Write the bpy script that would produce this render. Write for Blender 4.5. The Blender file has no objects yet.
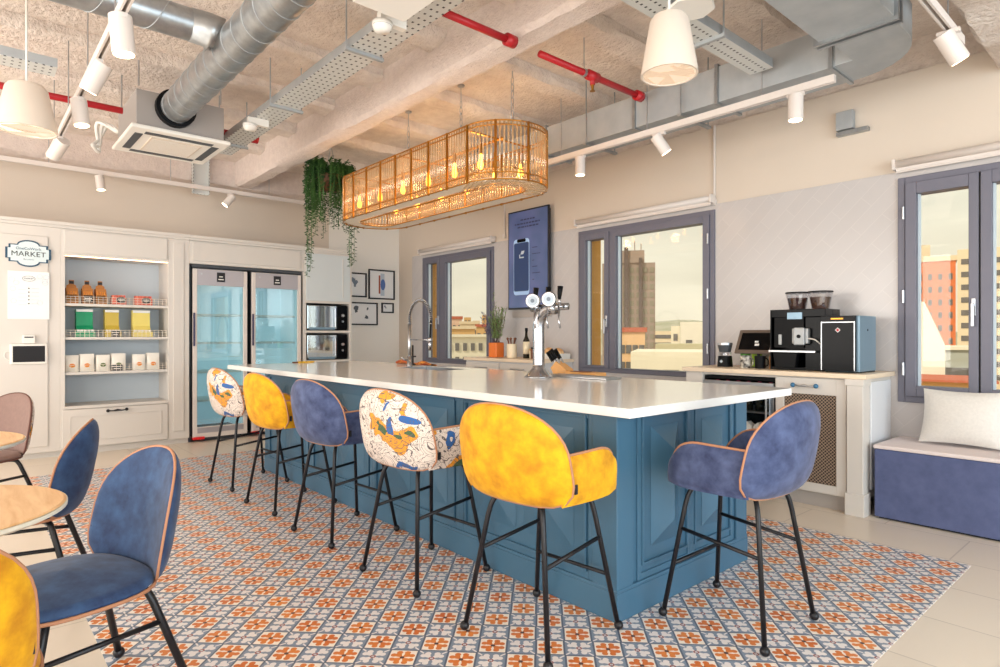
import bpy, math, random
from mathutils import Vector, Matrix
random.seed(7)
SC = bpy.context.scene
COL = SC.collection
PI = math.pi

# ------------------------------------------------------------------ colours and materials
def C(r, g, b):
    f = lambda v: (v/255/12.92) if v/255 <= .04045 else ((v/255+.055)/1.055)**2.4
    return (f(r), f(g), f(b), 1)

class NT:
    """small wrapper for building node trees with expressions"""
    def __init__(s, mat):
        mat.use_nodes = True
        s.t = mat.node_tree; s.n = s.t.nodes; s.l = s.t.links
        s.b = s.n.get('Principled BSDF')
    def new(s, ty, **k):
        n = s.n.new(ty)
        for a, v in k.items(): setattr(n, a, v)
        return n
    def put(s, sock, v):
        if hasattr(v, 'is_linked') or isinstance(v, bpy.types.NodeSocket): s.l.new(v, sock)
        else: sock.default_value = v
    def m(s, op, a, b=None, c=None):
        n = s.new('ShaderNodeMath', operation=op)
        s.put(n.inputs[0], a)
        if b is not None: s.put(n.inputs[1], b)
        if c is not None: s.put(n.inputs[2], c)
        return n.outputs[0]
    def mix(s, fac, a, b):
        n = s.new('ShaderNodeMix', data_type='RGBA')
        s.put(n.inputs[0], fac); s.put(n.inputs[6], a); s.put(n.inputs[7], b)
        return n.outputs[2]
    def coord(s, which='Object', scale=(1,1,1), rot=(0,0,0)):
        tc = s.new('ShaderNodeTexCoord'); mp = s.new('ShaderNodeMapping')
        mp.inputs['Scale'].default_value = scale; mp.inputs['Rotation'].default_value = rot
        s.l.new(tc.outputs[which], mp.inputs[0]); return mp.outputs[0]
    def noise(s, vec, scale, detail=3, dist=0, rough=.5):
        n = s.new('ShaderNodeTexNoise'); s.l.new(vec, n.inputs['Vector'])
        n.inputs['Scale'].default_value = scale; n.inputs['Detail'].default_value = detail
        n.inputs['Distortion'].default_value = dist; n.inputs['Roughness'].default_value = rough
        return n.outputs[0]
    def ramp(s, fac, lo, hi):
        n = s.new('ShaderNodeMapRange'); s.put(n.inputs[0], fac)
        n.inputs[1].default_value = lo; n.inputs[2].default_value = hi
        return n.outputs[0]
    def bump(s, h, strength, dist=.01):
        n = s.new('ShaderNodeBump'); s.put(n.inputs['Height'], h)
        n.inputs['Strength'].default_value = strength; n.inputs['Distance'].default_value = dist
        s.l.new(n.outputs[0], s.b.inputs['Normal'])

def mat(name, col, rough=.5, metal=0, var=0, vscale=6, bump=0, bscale=40, bdist=.01, sheen=0, emit=None, estr=0, coat=0, col2=None, detail=3, alpha=None, spec=None):
    m = bpy.data.materials.new(name); t = NT(m); b = t.b
    b.inputs['Base Color'].default_value = col
    b.inputs['Roughness'].default_value = rough
    b.inputs['Metallic'].default_value = metal
    if spec is not None: b.inputs['Specular IOR Level'].default_value = spec
    if sheen: b.inputs['Sheen Weight'].default_value = sheen; b.inputs['Sheen Roughness'].default_value = .4
    if coat: b.inputs['Coat Weight'].default_value = coat
    if emit: b.inputs['Emission Color'].default_value = emit; b.inputs['Emission Strength'].default_value = estr
    if var or col2:
        v = t.coord('Object')
        n = t.noise(v, vscale, detail, 0, .6)
        f = t.ramp(n, .3, .7)
        if col2 is None: col2 = tuple(min(1, c*(1-var)) for c in col[:3])+(1,)
        t.l.new(t.mix(f, col, col2), b.inputs['Base Color'])
    if bump:
        v = t.coord('Object'); t.bump(t.noise(v, bscale, 4, 0, .6), bump, bdist)
    return m

M = {}
M['beige'] = mat('beige_wall_paint', C(216,203,189), .8, bump=.05, bscale=60)
M['artwall'] = mat('cream_wall_paint', C(243,239,232), .8, bump=.05, bscale=60)
M['cabinet'] = mat('warm_white_lacquer', C(214,208,201), .42)
M['niche'] = mat('niche_back_paint', C(196,206,214), .5)
M['concrete'] = mat('sprayed_rough_plaster', C(240,228,218), .95, bump=.8, bscale=30, bdist=.03, col2=C(220,206,196), vscale=9, detail=8)
M['beamplaster'] = mat('rough_beam_plaster', C(232,218,210), .95, bump=.8, bscale=55, bdist=.015, col2=C(218,203,196), vscale=20, detail=6)
M['frame'] = mat('slate_window_metal', C(108,108,122), .45, .1)
M['seal'] = mat('pale_window_edge', C(200,215,225), .4)
M['ochre'] = mat('ochre_outer_render', C(222,168,92), .85, var=.12, vscale=3)
M['black_metal'] = mat('black_powder_metal', C(30,30,34), .38, .3)
M['black_plastic'] = mat('black_plastic', C(14,15,18), .45, spec=.15)
M['gloss_black'] = mat('gloss_black_panel', C(8,9,13), .25, spec=.12)
M['chrome'] = mat('polished_chrome', C(178,179,184), .2, 1)
M['steel'] = mat('brushed_steel', C(188,190,194), .32, 1)
M['galv'] = mat('galvanised_sheet', C(178,182,184), .36, .85, col2=C(150,154,158), vscale=12)
M['galv_matt'] = mat('grey_duct_sheet', C(182,186,188), .5, .35, col2=C(165,170,174), vscale=5)
M['white_plastic'] = mat('white_plastic', C(235,232,226), .45)
M['white_metal'] = mat('white_painted_metal', C(220,211,205), .45)
M['lampshade'] = mat('cream_lampshade', C(222,208,194), .6)
M['diffuser'] = mat('lamp_diffuser', C(240,235,226), .6, emit=C(255,240,220), estr=.55)
M['led'] = mat('lit_lamp_face', C(255,240,215), .5, emit=C(255,222,180), estr=10)
M['red_paint'] = mat('red_sprinkler_paint', C(178,24,34), .4)
M['brass'] = mat('aged_brass', C(184,128,50), .3, .9)
M['bulb'] = mat('amber_filament_bulb', C(255,190,90), .3, emit=C(255,170,60), estr=9)
M['island'] = mat('petrol_blue_lacquer', C(66,106,132), .38)
M['quartz'] = mat('pale_quartz', C(244,244,242), .14, var=.02, vscale=3)
M['quartz_edge'] = mat('quartz_edge', C(206,196,182), .35)
M['cream_top'] = mat('cream_worktop', C(236,216,190), .4)
M['yellow'] = mat('mustard_velvet', C(240,182,6), .8, sheen=.08, col2=C(190,126,0), vscale=13, detail=10)
M['blue'] = mat('navy_velvet', C(84,98,138), .8, sheen=.2, col2=C(38,50,88), vscale=14, detail=10)
M['blue_deep'] = mat('deep_blue_velvet', C(52,84,126), .8, sheen=.15, col2=C(22,42,80), vscale=15, detail=10)
M['taupe'] = mat('taupe_fabric', C(136,110,102), .85, sheen=.1, var=.12, vscale=40)
M['piping'] = mat('copper_piping', C(180,128,96), .6)
M['piping_dark'] = mat('brown_piping', C(96,58,48), .6)
M['bench'] = mat('violet_blue_velvet', C(92,102,142), .85, sheen=.15, col2=C(78,88,126), vscale=14, detail=8)
M['bench_top'] = mat('pale_bench_top', C(228,216,214), .7)
M['pillow'] = mat('cream_speckled_linen', C(228,224,218), .9, var=.10, vscale=60, detail=6, bump=.2, bscale=90, bdist=.004)
M['pillow2'] = mat('pale_blue_linen', C(190,208,222), .9, var=.08, vscale=50)
M['oak'] = mat('light_oak', C(228,186,134), .45)
M['table_edge'] = mat('pale_table_edge', C(222,220,206), .5)
M['wood'] = mat('beech_wood', C(222,164,98), .5, var=.2, vscale=12)
M['walnut'] = mat('dark_wood', C(122,76,50), .5, var=.2, vscale=14)
M['terracotta'] = mat('orange_ceramic', C(238,128,52), .45)
M['leaf'] = mat('bright_green_leaf', C(86,132,62), .6, col2=C(50,92,40), vscale=8)
M['leaf_dark'] = mat('trailing_green_leaf', C(56,96,42), .6, col2=C(24,56,24), vscale=6)
M['leaf_sage'] = mat('sage_leaf', C(150,166,112), .7, col2=C(104,136,72), vscale=20)
M['twig'] = mat('dark_twig', C(92,72,70), .8)
M['bread'] = mat('bread_crust', C(206,140,78), .8, col2=C(238,206,158), vscale=30, bump=.5, bscale=40)
M['glassgreen'] = mat('dark_olive_glass', C(32,30,18), .15)
M['paper'] = mat('white_paper', C(240,240,240), .6)
M['screen'] = mat('dark_screen', C(34,30,30), .3, spec=.12)
M['cardboard'] = mat('brown_cardboard', C(190,126,66), .7, var=.1)
M['amberbox'] = mat('amber_bar_wrapper', C(232,160,40), .5, col2=C(190,96,40), vscale=60)
M['redbox'] = mat('red_snack_box', C(214,58,52), .5, col2=C(240,150,120), vscale=50)
M['greenbox'] = mat('green_carton', C(12,150,102), .5)
M['goldbox'] = mat('gold_carton', C(204,178,70), .45)
M['yellowbox'] = mat('pale_yellow_carton', C(232,214,116), .5)
M['pouch'] = mat('white_foil_pouch', C(240,236,226), .5, var=.05, vscale=20)
M['fruit'] = mat('fruit_print', C(226,90,44), .6, col2=C(240,180,50), vscale=60)
M['label_green'] = mat('olive_print', C(96,116,60), .6)
M['blacklabel'] = mat('black_card', C(26,26,32), .6)
M['navy_print'] = mat('navy_print', C(28,72,100), .6)
M['grey_print'] = mat('grey_print', C(120,132,146), .6)
M['pale_print'] = mat('pale_print', C(188,200,212), .6)
M['signface'] = mat('sign_face', C(214,228,232), .5)
M['wire'] = mat('white_wire', C(238,228,214), .5)
M['red_plastic'] = mat('red_foot', C(220,30,34), .45)
M['fridge_in'] = mat('glowing_fridge_liner', C(214,230,232), .5, emit=C(190,218,226), estr=.32)  # inner LED light put into the liner as a glow
M['fridge_panel'] = mat('grey_fridge_panel', C(176,172,178), .35, .3)
M['darkframe'] = mat('dark_recess', C(66,70,76), .5)
M['oven_glass'] = mat('mirror_oven_door', C(190,198,202), .05, .9)
M['tv_frame'] = mat('tv_bezel', C(22,24,34), .3)
M['cup_green'] = mat('green_tin', C(74,160,40), .4)
M['cup_lime'] = mat('lime_tin', C(160,200,50), .4)
M['beans'] = mat('coffee_beans', C(92,50,34), .5, col2=C(50,26,18), vscale=60, bump=.6, bscale=120)
M['cooler_side'] = mat('blue_grey_steel', C(132,160,180), .35, .4)
M['pinkbottle'] = mat('pink_foil_bottle_neck', C(176,60,96), .4)
M['mug'] = mat('patterned_mug', C(228,222,210), .5, col2=C(40,36,34), vscale=34, detail=1)
M['sauce'] = mat('cream_jar', C(240,226,196), .5)
M['ground'] = mat('city_ground', C(150,140,120), .9)
M['hill'] = mat('hill_green', C(150,150,120), .95, col2=C(180,170,150), vscale=.05)
M['greyplate'] = mat('grey_wall_plate', C(178,170,164), .5)
M['cushion_red'] = mat('woven_red_cloth', C(160,30,44), .8, col2=C(220,150,60), vscale=40, detail=1)
M['banana'] = mat('yellow_fruit_skin', C(224,176,40), .6)
M['mesh'] = None

def win_glass():
    m = bpy.data.materials.new('clear_window_glass'); t = NT(m)
    out = t.n['Material Output']
    tr = t.new('ShaderNodeBsdfTransparent'); gl = t.new('ShaderNodeBsdfGlossy'); gl.inputs['Roughness'].default_value = .0
    lw = t.new('ShaderNodeLayerWeight'); lw.inputs[0].default_value = .5
    fr = t.m('ADD', .03, t.m('MULTIPLY', .9, t.m('POWER', lw.outputs['Facing'], 5)))
    mx = t.new('ShaderNodeMixShader'); t.l.new(fr, mx.inputs[0]); t.l.new(tr.outputs[0], mx.inputs[1]); t.l.new(gl.outputs[0], mx.inputs[2])
    tr.inputs[0].default_value = (.99,.99,.98,1)
    t.l.new(mx.outputs[0], out.inputs[0]); return m
M['glass'] = win_glass()
def thin_glass(name, tint, refl, milk=0, milkcol=(1,1,1,1)):
    m = bpy.data.materials.new(name); t = NT(m); out = t.n['Material Output']
    tr = t.new('ShaderNodeBsdfTransparent'); tr.inputs[0].default_value = tint
    gl = t.new('ShaderNodeBsdfGlossy'); gl.inputs['Roughness'].default_value = .02
    lw = t.new('ShaderNodeLayerWeight'); lw.inputs[0].default_value = .5
    f = t.m('ADD', refl, t.m('MULTIPLY', 1-refl, t.m('POWER', lw.outputs['Facing'], 5)))
    mx = t.new('ShaderNodeMixShader'); t.l.new(f, mx.inputs[0]); t.l.new(tr.outputs[0], mx.inputs[1]); t.l.new(gl.outputs[0], mx.inputs[2])
    last = mx.outputs[0]
    if milk:
        di = t.new('ShaderNodeBsdfTranslucent'); di.inputs[0].default_value = milkcol
        df = t.new('ShaderNodeBsdfDiffuse'); df.inputs[0].default_value = milkcol
        a = t.new('ShaderNodeMixShader'); a.inputs[0].default_value = .5; t.l.new(di.outputs[0], a.inputs[1]); t.l.new(df.outputs[0], a.inputs[2])
        m2 = t.new('ShaderNodeMixShader'); m2.inputs[0].default_value = milk
        t.l.new(last, m2.inputs[1]); t.l.new(a.outputs[0], m2.inputs[2]); last = m2.outputs[0]
    t.l.new(last, out.inputs[0]); return m
M['fridge_glass'] = thin_glass('fridge_door_glass', (.86,.96,.98,1), .16)
M['rod'] = thin_glass('amber_glass_rod', (.97,.90,.78,1), .18, .22, C(255,220,168))
M['clear'] = thin_glass('clear_plastic_tub', (.9,.9,.92,1), .18)

def tile_mat():
    m = bpy.data.materials.new('encaustic_flower_tiles'); t = NT(m)
    tc = t.new('ShaderNodeTexCoord'); sp = t.new('ShaderNodeSeparateXYZ'); t.l.new(tc.outputs['Object'], sp.inputs[0])
    S = .1585; X0, Y0 = -1.358, 2.208
    def cell(off):
        u = t.m('SUBTRACT', t.m('FRACT', t.m('ADD', t.m('DIVIDE', t.m('SUBTRACT', sp.outputs[0], X0), S), 100.5+off)), .5)
        v = t.m('SUBTRACT', t.m('FRACT', t.m('ADD', t.m('DIVIDE', t.m('SUBTRACT', sp.outputs[1], Y0), S), 100.5+off)), .5)
        au = t.m('ABSOLUTE', u); av = t.m('ABSOLUTE', v)
        l = t.m('MAXIMUM', au, av); w = t.m('MINIMUM', au, av); s = t.m('ADD', au, av)
        r = t.m('SQRT', t.m('ADD', t.m('MULTIPLY', u, u), t.m('MULTIPLY', v, v)))
        return l, w, s, r
    def petals(l, w, cx, cy, rad, k, lim):
        dx = t.m('SUBTRACT', l, cx); dy = t.m('SUBTRACT', w, cy)
        d = t.m('SQRT', t.m('ADD', t.m('MULTIPLY', dx, dx), t.m('MULTIPLY', dy, dy)))
        lobe = t.m('LESS_THAN', d, rad)
        cone = t.m('MULTIPLY', t.m('LESS_THAN', w, t.m('MULTIPLY', l, k)), t.m('LESS_THAN', l, lim))
        return t.m('MAXIMUM', lobe, cone)
    l, w, s, r = cell(0)
    white = C(244,232,220); blue = C(92,104,124); orange = C(222,134,62); brown = C(84,60,58); pale = C(132,146,164); star = C(232,226,224)
    n = t.noise(tc.outputs['Object'], 5.3, 2)
    orange2 = t.mix(t.ramp(n, .35, .65), orange, C(206,108,44))
    fl = t.mix(petals(l, w, .222, .088, .074, .62, .235), white, orange2)
    fl = t.mix(t.m('LESS_THAN', r, .055), fl, brown)
    fl = t.mix(t.m('GREATER_THAN', s, .452), fl, blue)
    l2, w2, s2, r2 = cell(.5)
    st = t.mix(petals(l2, w2, .23, .07, .075, .5, .25), pale, star)
    spike = t.m('MULTIPLY', t.m('LESS_THAN', w2, t.m('MULTIPLY', t.m('SUBTRACT', .36, l2), .16)), t.m('LESS_THAN', l2, .36))
    st = t.mix(t.m('LESS_THAN', t.m('ABSOLUTE', t.m('SUBTRACT', r2, .055)), .016), st, C(150,70,66))
    st = t.mix(t.m('MULTIPLY', t.m('LESS_THAN', w2, .022), t.m('GREATER_THAN', l2, .31)), st, star)
    sel = t.m('GREATER_THAN', s, .5)
    st = t.mix(t.m('GREATER_THAN', s2, .478), st, blue)
    col = t.mix(sel, fl, st)
    t.l.new(col, t.b.inputs['Base Color']); t.b.inputs['Roughness'].default_value = .38
    return m
M['tiles'] = tile_mat()

def floor_mat():
    m = bpy.data.materials.new('cream_floor_tile'); t = NT(m)
    v = t.coord('Object'); b = t.new('ShaderNodeTexBrick'); t.l.new(v, b.inputs[0])
    b.inputs['Color1'].default_value = C(228,216,200); b.inputs['Color2'].default_value = C(222,210,194); b.inputs['Mortar'].default_value = C(198,186,172)
    b.inputs['Scale'].default_value = 1; b.inputs['Mortar Size'].default_value = .004; b.inputs['Brick Width'].default_value = .9; b.inputs['Row Height'].default_value = .45
    b.offset = .5
    t.l.new(b.outputs[0], t.b.inputs['Base Color']); t.b.inputs['Roughness'].default_value = .3
    return m
M['floor'] = floor_mat()
def herring_mat():
    m = bpy.data.materials.new('glossy_grey_herringbone_tile'); t = NT(m)
    v = t.coord('Object', rot=(PI/2, 0, 0)); 
    v = t.coord('Object'); sp = t.new('ShaderNodeSeparateXYZ'); t.l.new(v, sp.inputs[0])
    cb = t.new('ShaderNodeCombineXYZ'); t.l.new(t.m('MULTIPLY', t.m('ADD', sp.outputs[0], sp.outputs[2]), .7071), cb.inputs[0]); t.l.new(t.m('MULTIPLY', t.m('SUBTRACT', sp.outputs[2], sp.outputs[0]), .7071), cb.inputs[1])
    b = t.new('ShaderNodeTexBrick'); t.l.new(cb.outputs[0], b.inputs[0])
    b.inputs['Color1'].default_value = C(197,192,191); b.inputs['Color2'].default_value = C(194,189,188); b.inputs['Mortar'].default_value = C(203,198,196)
    b.inputs['Scale'].default_value = 1; b.inputs['Mortar Size'].default_value = .0025; b.inputs['Brick Width'].default_value = .4; b.inputs['Row Height'].default_value = .1
    t.l.new(b.outputs[0], t.b.inputs['Base Color']); t.b.inputs['Roughness'].default_value = .22
    return m
M['walltile'] = herring_mat()
def wood_mat():
    m = M['oak']; t = NT(m)
    v = t.coord('Object', scale=(1.2, 9, 9)); n = t.noise(v, 3, 6, .6, .6)
    t.l.new(t.mix(t.ramp(n, .35, .65), C(236,198,150), C(214,166,112)), t.b.inputs['Base Color'])
wood_mat()
def bird_mat():
    m = bpy.data.materials.new('jungle_bird_print_fabric'); t = NT(m)
    v = t.coord('Object')
    n = t.noise(v, 5.5, 2, 1.4, .5)
    f = t.m('FRACT', t.m('MULTIPLY', n, 13))
    line = t.m('LESS_THAN', f, .14)
    n2 = t.noise(v, 16, 2, 2.0, .5); f2 = t.m('FRACT', t.m('MULTIPLY', n2, 7)); line2 = t.m('LESS_THAN', f2, .12)
    msk = t.m('GREATER_THAN', t.noise(v, 4.2, 1), .44)
    ln = t.m('MAXIMUM', line, t.m('MULTIPLY', line2, msk))
    col = t.mix(0.0, C(226,214,204), C(226,214,204))
    a = t.noise(v, 4.6, 2, .6)
    col = t.mix(t.m('GREATER_THAN', a, .575), col, C(232,156,42))
    col = t.mix(t.m('GREATER_THAN', a, .64), col, C(60,96,60))
    b = t.noise(t.coord('Object', scale=(1,1,1), rot=(.7,1.1,.3)), 5.2, 2, .6)
    col = t.mix(t.m('GREATER_THAN', b, .61), col, C(40,98,168))
    col = t.mix(ln, col, C(100,92,92))
    t.l.new(col, t.b.inputs['Base Color']); t.b.inputs['Roughness'].default_value = .8
    return m
M['bird'] = bird_mat()
def perf_mat():
    m = bpy.data.materials.new('perforated_tray_sheet'); t = NT(m)
    v = t.coord('Object'); sp = t.new('ShaderNodeSeparateXYZ'); t.l.new(v, sp.inputs[0])
    u = t.m('SUBTRACT', t.m('FRACT', t.m('MULTIPLY', sp.outputs[0], 17)), .5); w = t.m('SUBTRACT', t.m('FRACT', t.m('MULTIPLY', t.m('ADD', sp.outputs[1], sp.outputs[2]), 26)), .5)
    hole = t.m('MULTIPLY', t.m('LESS_THAN', t.m('ABSOLUTE', u), .13), t.m('LESS_THAN', t.m('ABSOLUTE', w), .17))
    t.l.new(t.mix(hole, C(212,214,212), C(50,50,54)), t.b.inputs['Base Color']); t.b.inputs['Roughness'].default_value = .45; t.b.inputs['Metallic'].default_value = .3
    return m
M['perf'] = perf_mat()
def lattice_mat():
    m = bpy.data.materials.new('woven_lattice_panel'); t = NT(m)
    v = t.coord('Object'); sp = t.new('ShaderNodeSeparateXYZ'); t.l.new(v, sp.inputs[0])
    a = t.m('ABSOLUTE', t.m('SUBTRACT', t.m('FRACT', t.m('MULTIPLY', t.m('ADD', sp.outputs[0], sp.outputs[2]), 42)), .5))
    b = t.m('ABSOLUTE', t.m('SUBTRACT', t.m('FRACT', t.m('MULTIPLY', t.m('SUBTRACT', sp.outputs[0], sp.outputs[2]), 42)), .5))
    h = t.m('LESS_THAN', t.m('MAXIMUM', a, b), .37)
    t.l.new(t.mix(h, C(160,138,118), C(44,36,32)), t.b.inputs['Base Color']); t.b.inputs['Roughness'].default_value = .6
    return m
M['lattice'] = lattice_mat()
def screen_mat():
    m = bpy.data.materials.new('tv_picture'); t = NT(m)
    v = t.coord('Object'); n = t.noise(v, 2.2, 2)
    c = t.mix(t.ramp(n, .35, .65), C(90,98,140), C(70,86,120))
    t.l.new(c, t.b.inputs['Base Color']); t.l.new(c, t.b.inputs['Emission Color']); t.b.inputs['Emission Strength'].default_value = .35
    t.b.inputs['Roughness'].default_value = .15
    return m
M['tvscreen'] = screen_mat()

# ------------------------------------------------------------------ mesh builder
class MB:
    def __init__(s): s.v = []; s.f = []
    def add(s, vs, fs):
        o = len(s.v); s.v += [tuple(v) for v in vs]; s.f += [tuple(i+o for i in f) for f in fs]; return s
    def box(s, x0, x1, y0, y1, z0, z1):
        return s.add([(x0,y0,z0),(x1,y0,z0),(x1,y1,z0),(x0,y1,z0),(x0,y0,z1),(x1,y0,z1),(x1,y1,z1),(x0,y1,z1)],
                     [(3,2,1,0),(4,5,6,7),(0,1,5,4),(1,2,6,5),(2,3,7,6),(3,0,4,7)])
    def cbox(s, c, sz, rot=None):
        q = MB().box(-sz[0]/2, sz[0]/2, -sz[1]/2, sz[1]/2, -sz[2]/2, sz[2]/2)
        R = rot if rot is not None else Matrix.Identity(3)
        return s.add([Vector(c)+R@Vector(v) for v in q.v], q.f)
    def tube(s, path, r, n=8, cap=True, closed=False):
        P = [Vector(p) for p in path]; k = len(P)
        rs = r if isinstance(r, (list, tuple)) else [r]*k
        vs = []; up = None
        for i, p in enumerate(P):
            if closed: d = (P[(i+1) % k]-P[i-1]).normalized()
            else: d = (P[min(i+1, k-1)]-P[max(i-1, 0)]).normalized()
            if up is None:
                a = Vector((0,0,1)) if abs(d.z) < .9 else Vector((1,0,0)); up = d.cross(a).normalized()
            up = (up-d*up.dot(d)).normalized(); w = d.cross(up)
            for j in range(n):
                t = 2*PI*j/n; vs.append(p+(up*math.cos(t)+w*math.sin(t))*rs[i])
        fs = []
        for i in range(k if closed else k-1):
            a = i*n; b = ((i+1) % k)*n
            for j in range(n): fs.append((a+j, a+(j+1) % n, b+(j+1) % n, b+j))
        if cap and not closed: fs += [tuple(range(n))[::-1], tuple((k-1)*n+j for j in range(n))]
        return s.add(vs, fs)
    def lathe(s, prof, c=(0,0,0), n=24, axis='z', sx=1, sy=1):
        vs = []; fs = []
        for r, z in prof:
            for j in range(n):
                t = 2*PI*j/n; p = (r*math.cos(t)*sx, r*math.sin(t)*sy, z)
                if axis == 'x': p = (p[2], p[0], p[1])
                if axis == 'y': p = (p[1], p[2], p[0])
                vs.append((p[0]+c[0], p[1]+c[1], p[2]+c[2]))
        for i in range(len(prof)-1):
            for j in range(n): fs.append((i*n+j, i*n+(j+1) % n, (i+1)*n+(j+1) % n, (i+1)*n+j))
        k = len(prof)-1
        if prof[0][0] > 1e-6: fs.append(tuple(range(n))[::-1])
        if prof[k][0] > 1e-6: fs.append(tuple(k*n+j for j in range(n)))
        return s.add(vs, fs)
    def ball(s, c, r, n=12, sz=1):
        pr = [(r*math.sin(PI*i/8)+1e-5, -r*sz*math.cos(PI*i/8)) for i in range(9)]
        return s.lathe(pr, c, n)
    def prism(s, poly, a, b, axis='y'):
        k = len(poly)
        def P(p, t):
            return {'y': (p[0], t, p[1]), 'x': (t, p[0], p[1]), 'z': (p[0], p[1], t)}[axis]
        vs = [P(p, a) for p in poly]+[P(p, b) for p in poly]
        return s.add(vs, [tuple(range(k))[::-1], tuple(range(k, 2*k))]+[(i, (i+1) % k, k+(i+1) % k, k+i) for i in range(k)])
    def grid(s, fn, nu, nv, closeu=False):
        vs = [fn(i/(nu if closeu else nu-1), j/(nv-1)) for i in range(nu) for j in range(nv)]
        fs = []
        for i in range(nu if closeu else nu-1):
            for j in range(nv-1):
                a = i*nv+j; b = ((i+1) % nu)*nv+j; fs.append((a, b, b+1, a+1))
        return s.add(vs, fs)
    def build(s, name, m, parent=None, smooth=False, bevel=0, loc=None, auto=False):
        me = bpy.data.meshes.new(name); me.from_pydata([tuple(v) for v in s.v], [], s.f); me.validate(); me.update()
        import bmesh
        bm = bmesh.new(); bm.from_mesh(me); bmesh.ops.recalc_face_normals(bm, faces=bm.faces); bm.to_mesh(me); bm.free()
        if smooth or auto:
            for p in me.polygons: p.use_smooth = True
        if auto:
            try: me.set_sharp_from_angle(angle=math.radians(40))
            except Exception: pass
        me.materials.append(m)
        o = bpy.data.objects.new(name, me); COL.objects.link(o)
        if parent: o.parent = parent
        if loc: o.location = loc
        if bevel:
            b = o.modifiers.new('bevel', 'BEVEL'); b.width = bevel; b.segments = 2; b.limit_method = 'ANGLE'
        return o

def tag(o, label=None, cat=None, group=None, kind=None):
    if label: o['label'] = label
    if cat: o['category'] = cat
    if group: o['group'] = group
    if kind: o['kind'] = kind
    return o
def thing(name, label, cat, loc=(0,0,0), rz=0, group=None):
    o = bpy.data.objects.new(name, None); COL.objects.link(o); o.location = loc; o.rotation_euler = (0,0,rz); o.empty_display_size = .1
    return tag(o, label, cat, group)
def kids(o): return [c for c in bpy.data.objects if c.parent == o]
def dup(o, loc, rz=None, label=None, group=None, parent=None):
    def rec(a, par):
        c = a.copy(); COL.objects.link(c); c.parent = par
        for ch in kids(a): rec(ch, c)
        return c
    c = rec(o, parent); c.location = loc
    if rz is not None: c.rotation_euler = (0,0,rz)
    if label: c['label'] = label
    if group: c['group'] = group
    return c
def text(s, size, loc, rot, m, parent, name='lettering', ext=.0008, align='CENTER', sx=1, bold=0):
    cu = bpy.data.curves.new(name, 'FONT'); cu.body = s; cu.size = size; cu.extrude = ext; cu.align_x = align; cu.align_y = 'CENTER'; cu.resolution_u = 3; cu.offset = bold
    o = bpy.data.objects.new(name+'_tmp', cu); COL.objects.link(o)
    bpy.context.view_layer.update()
    me = bpy.data.meshes.new_from_object(o.evaluated_get(bpy.context.evaluated_depsgraph_get()))
    bpy.data.objects.remove(o)
    me.name = name; me.materials.clear(); me.materials.append(m)
    p = bpy.data.objects.new(name, me); COL.objects.link(p); p.parent = parent; p.location = loc; p.rotation_euler = rot; p.scale = (sx,1,1)
    return p
def smoothpath(pts, k=6):
    P = [Vector(p) for p in pts]; out = []
    for i in range(len(P)-1):
        a = P[max(i-1, 0)]; b = P[i]; c = P[i+1]; d = P[min(i+2, len(P)-1)]
        for j in range(k):
            t = j/k
            out.append(.5*((2*b)+(c-a)*t+(2*a-5*b+4*c-d)*t*t+(3*b-a-3*c+d)*t**3))
    out.append(P[-1]); return out

# ------------------------------------------------------------------ camera
F = 615.0; HC = 1.22; CY = 335.5
TH = math.atan2(700, F)
cam = bpy.data.cameras.new('camera'); co = bpy.data.objects.new('camera', cam); COL.objects.link(co)
co.location = (0,0,HC); co.rotation_euler = (PI/2, 0, TH)
cam.sensor_width = 36; cam.lens = F/1000*36; cam.shift_y = (CY-333.5)/1000; cam.clip_start = .05; cam.clip_end = 3000
SC.camera = co
sT, cT = math.sin(TH), math.cos(TH)
def away(px, py, dist):
    """a far point in the direction of a spot in the view, at the given distance: used for the distant city only"""
    a = (px-500)/F; return Vector((dist*(-sT+a*cT), dist*(cT+a*sT), HC+dist*(CY-py)/F))

# ------------------------------------------------------------------ the room
WY = 5.15; LX = -8.25; RX = 3.6; FY = -3.2; TOP = 3.36
ST = 'structure'
def walls_with_holes(mb, u0, u1, z0, z1, holes, box):
    """fill the rectangle u0..u1, z0..z1 except the holes (sorted by u)"""
    u = u0
    for (a, b, c, d) in holes:
        box(u, a, z0, z1)
        if c > z0: box(a, b, z0, c)
        if d < z1: box(a, b, d, z1)
        u = b
    box(u, u1, z0, z1)
tag(MB().box(LX-.3, RX+.3, FY-.3, WY+.3, -.2, 0).build('floor', M['floor']), kind=ST)
fl = bpy.data.objects['floor']
tag(MB().box(-6.64, -.80, .41, 4.02, -.05, .0025).build('tile_inlay', M['tiles'], fl), kind=ST)

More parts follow.
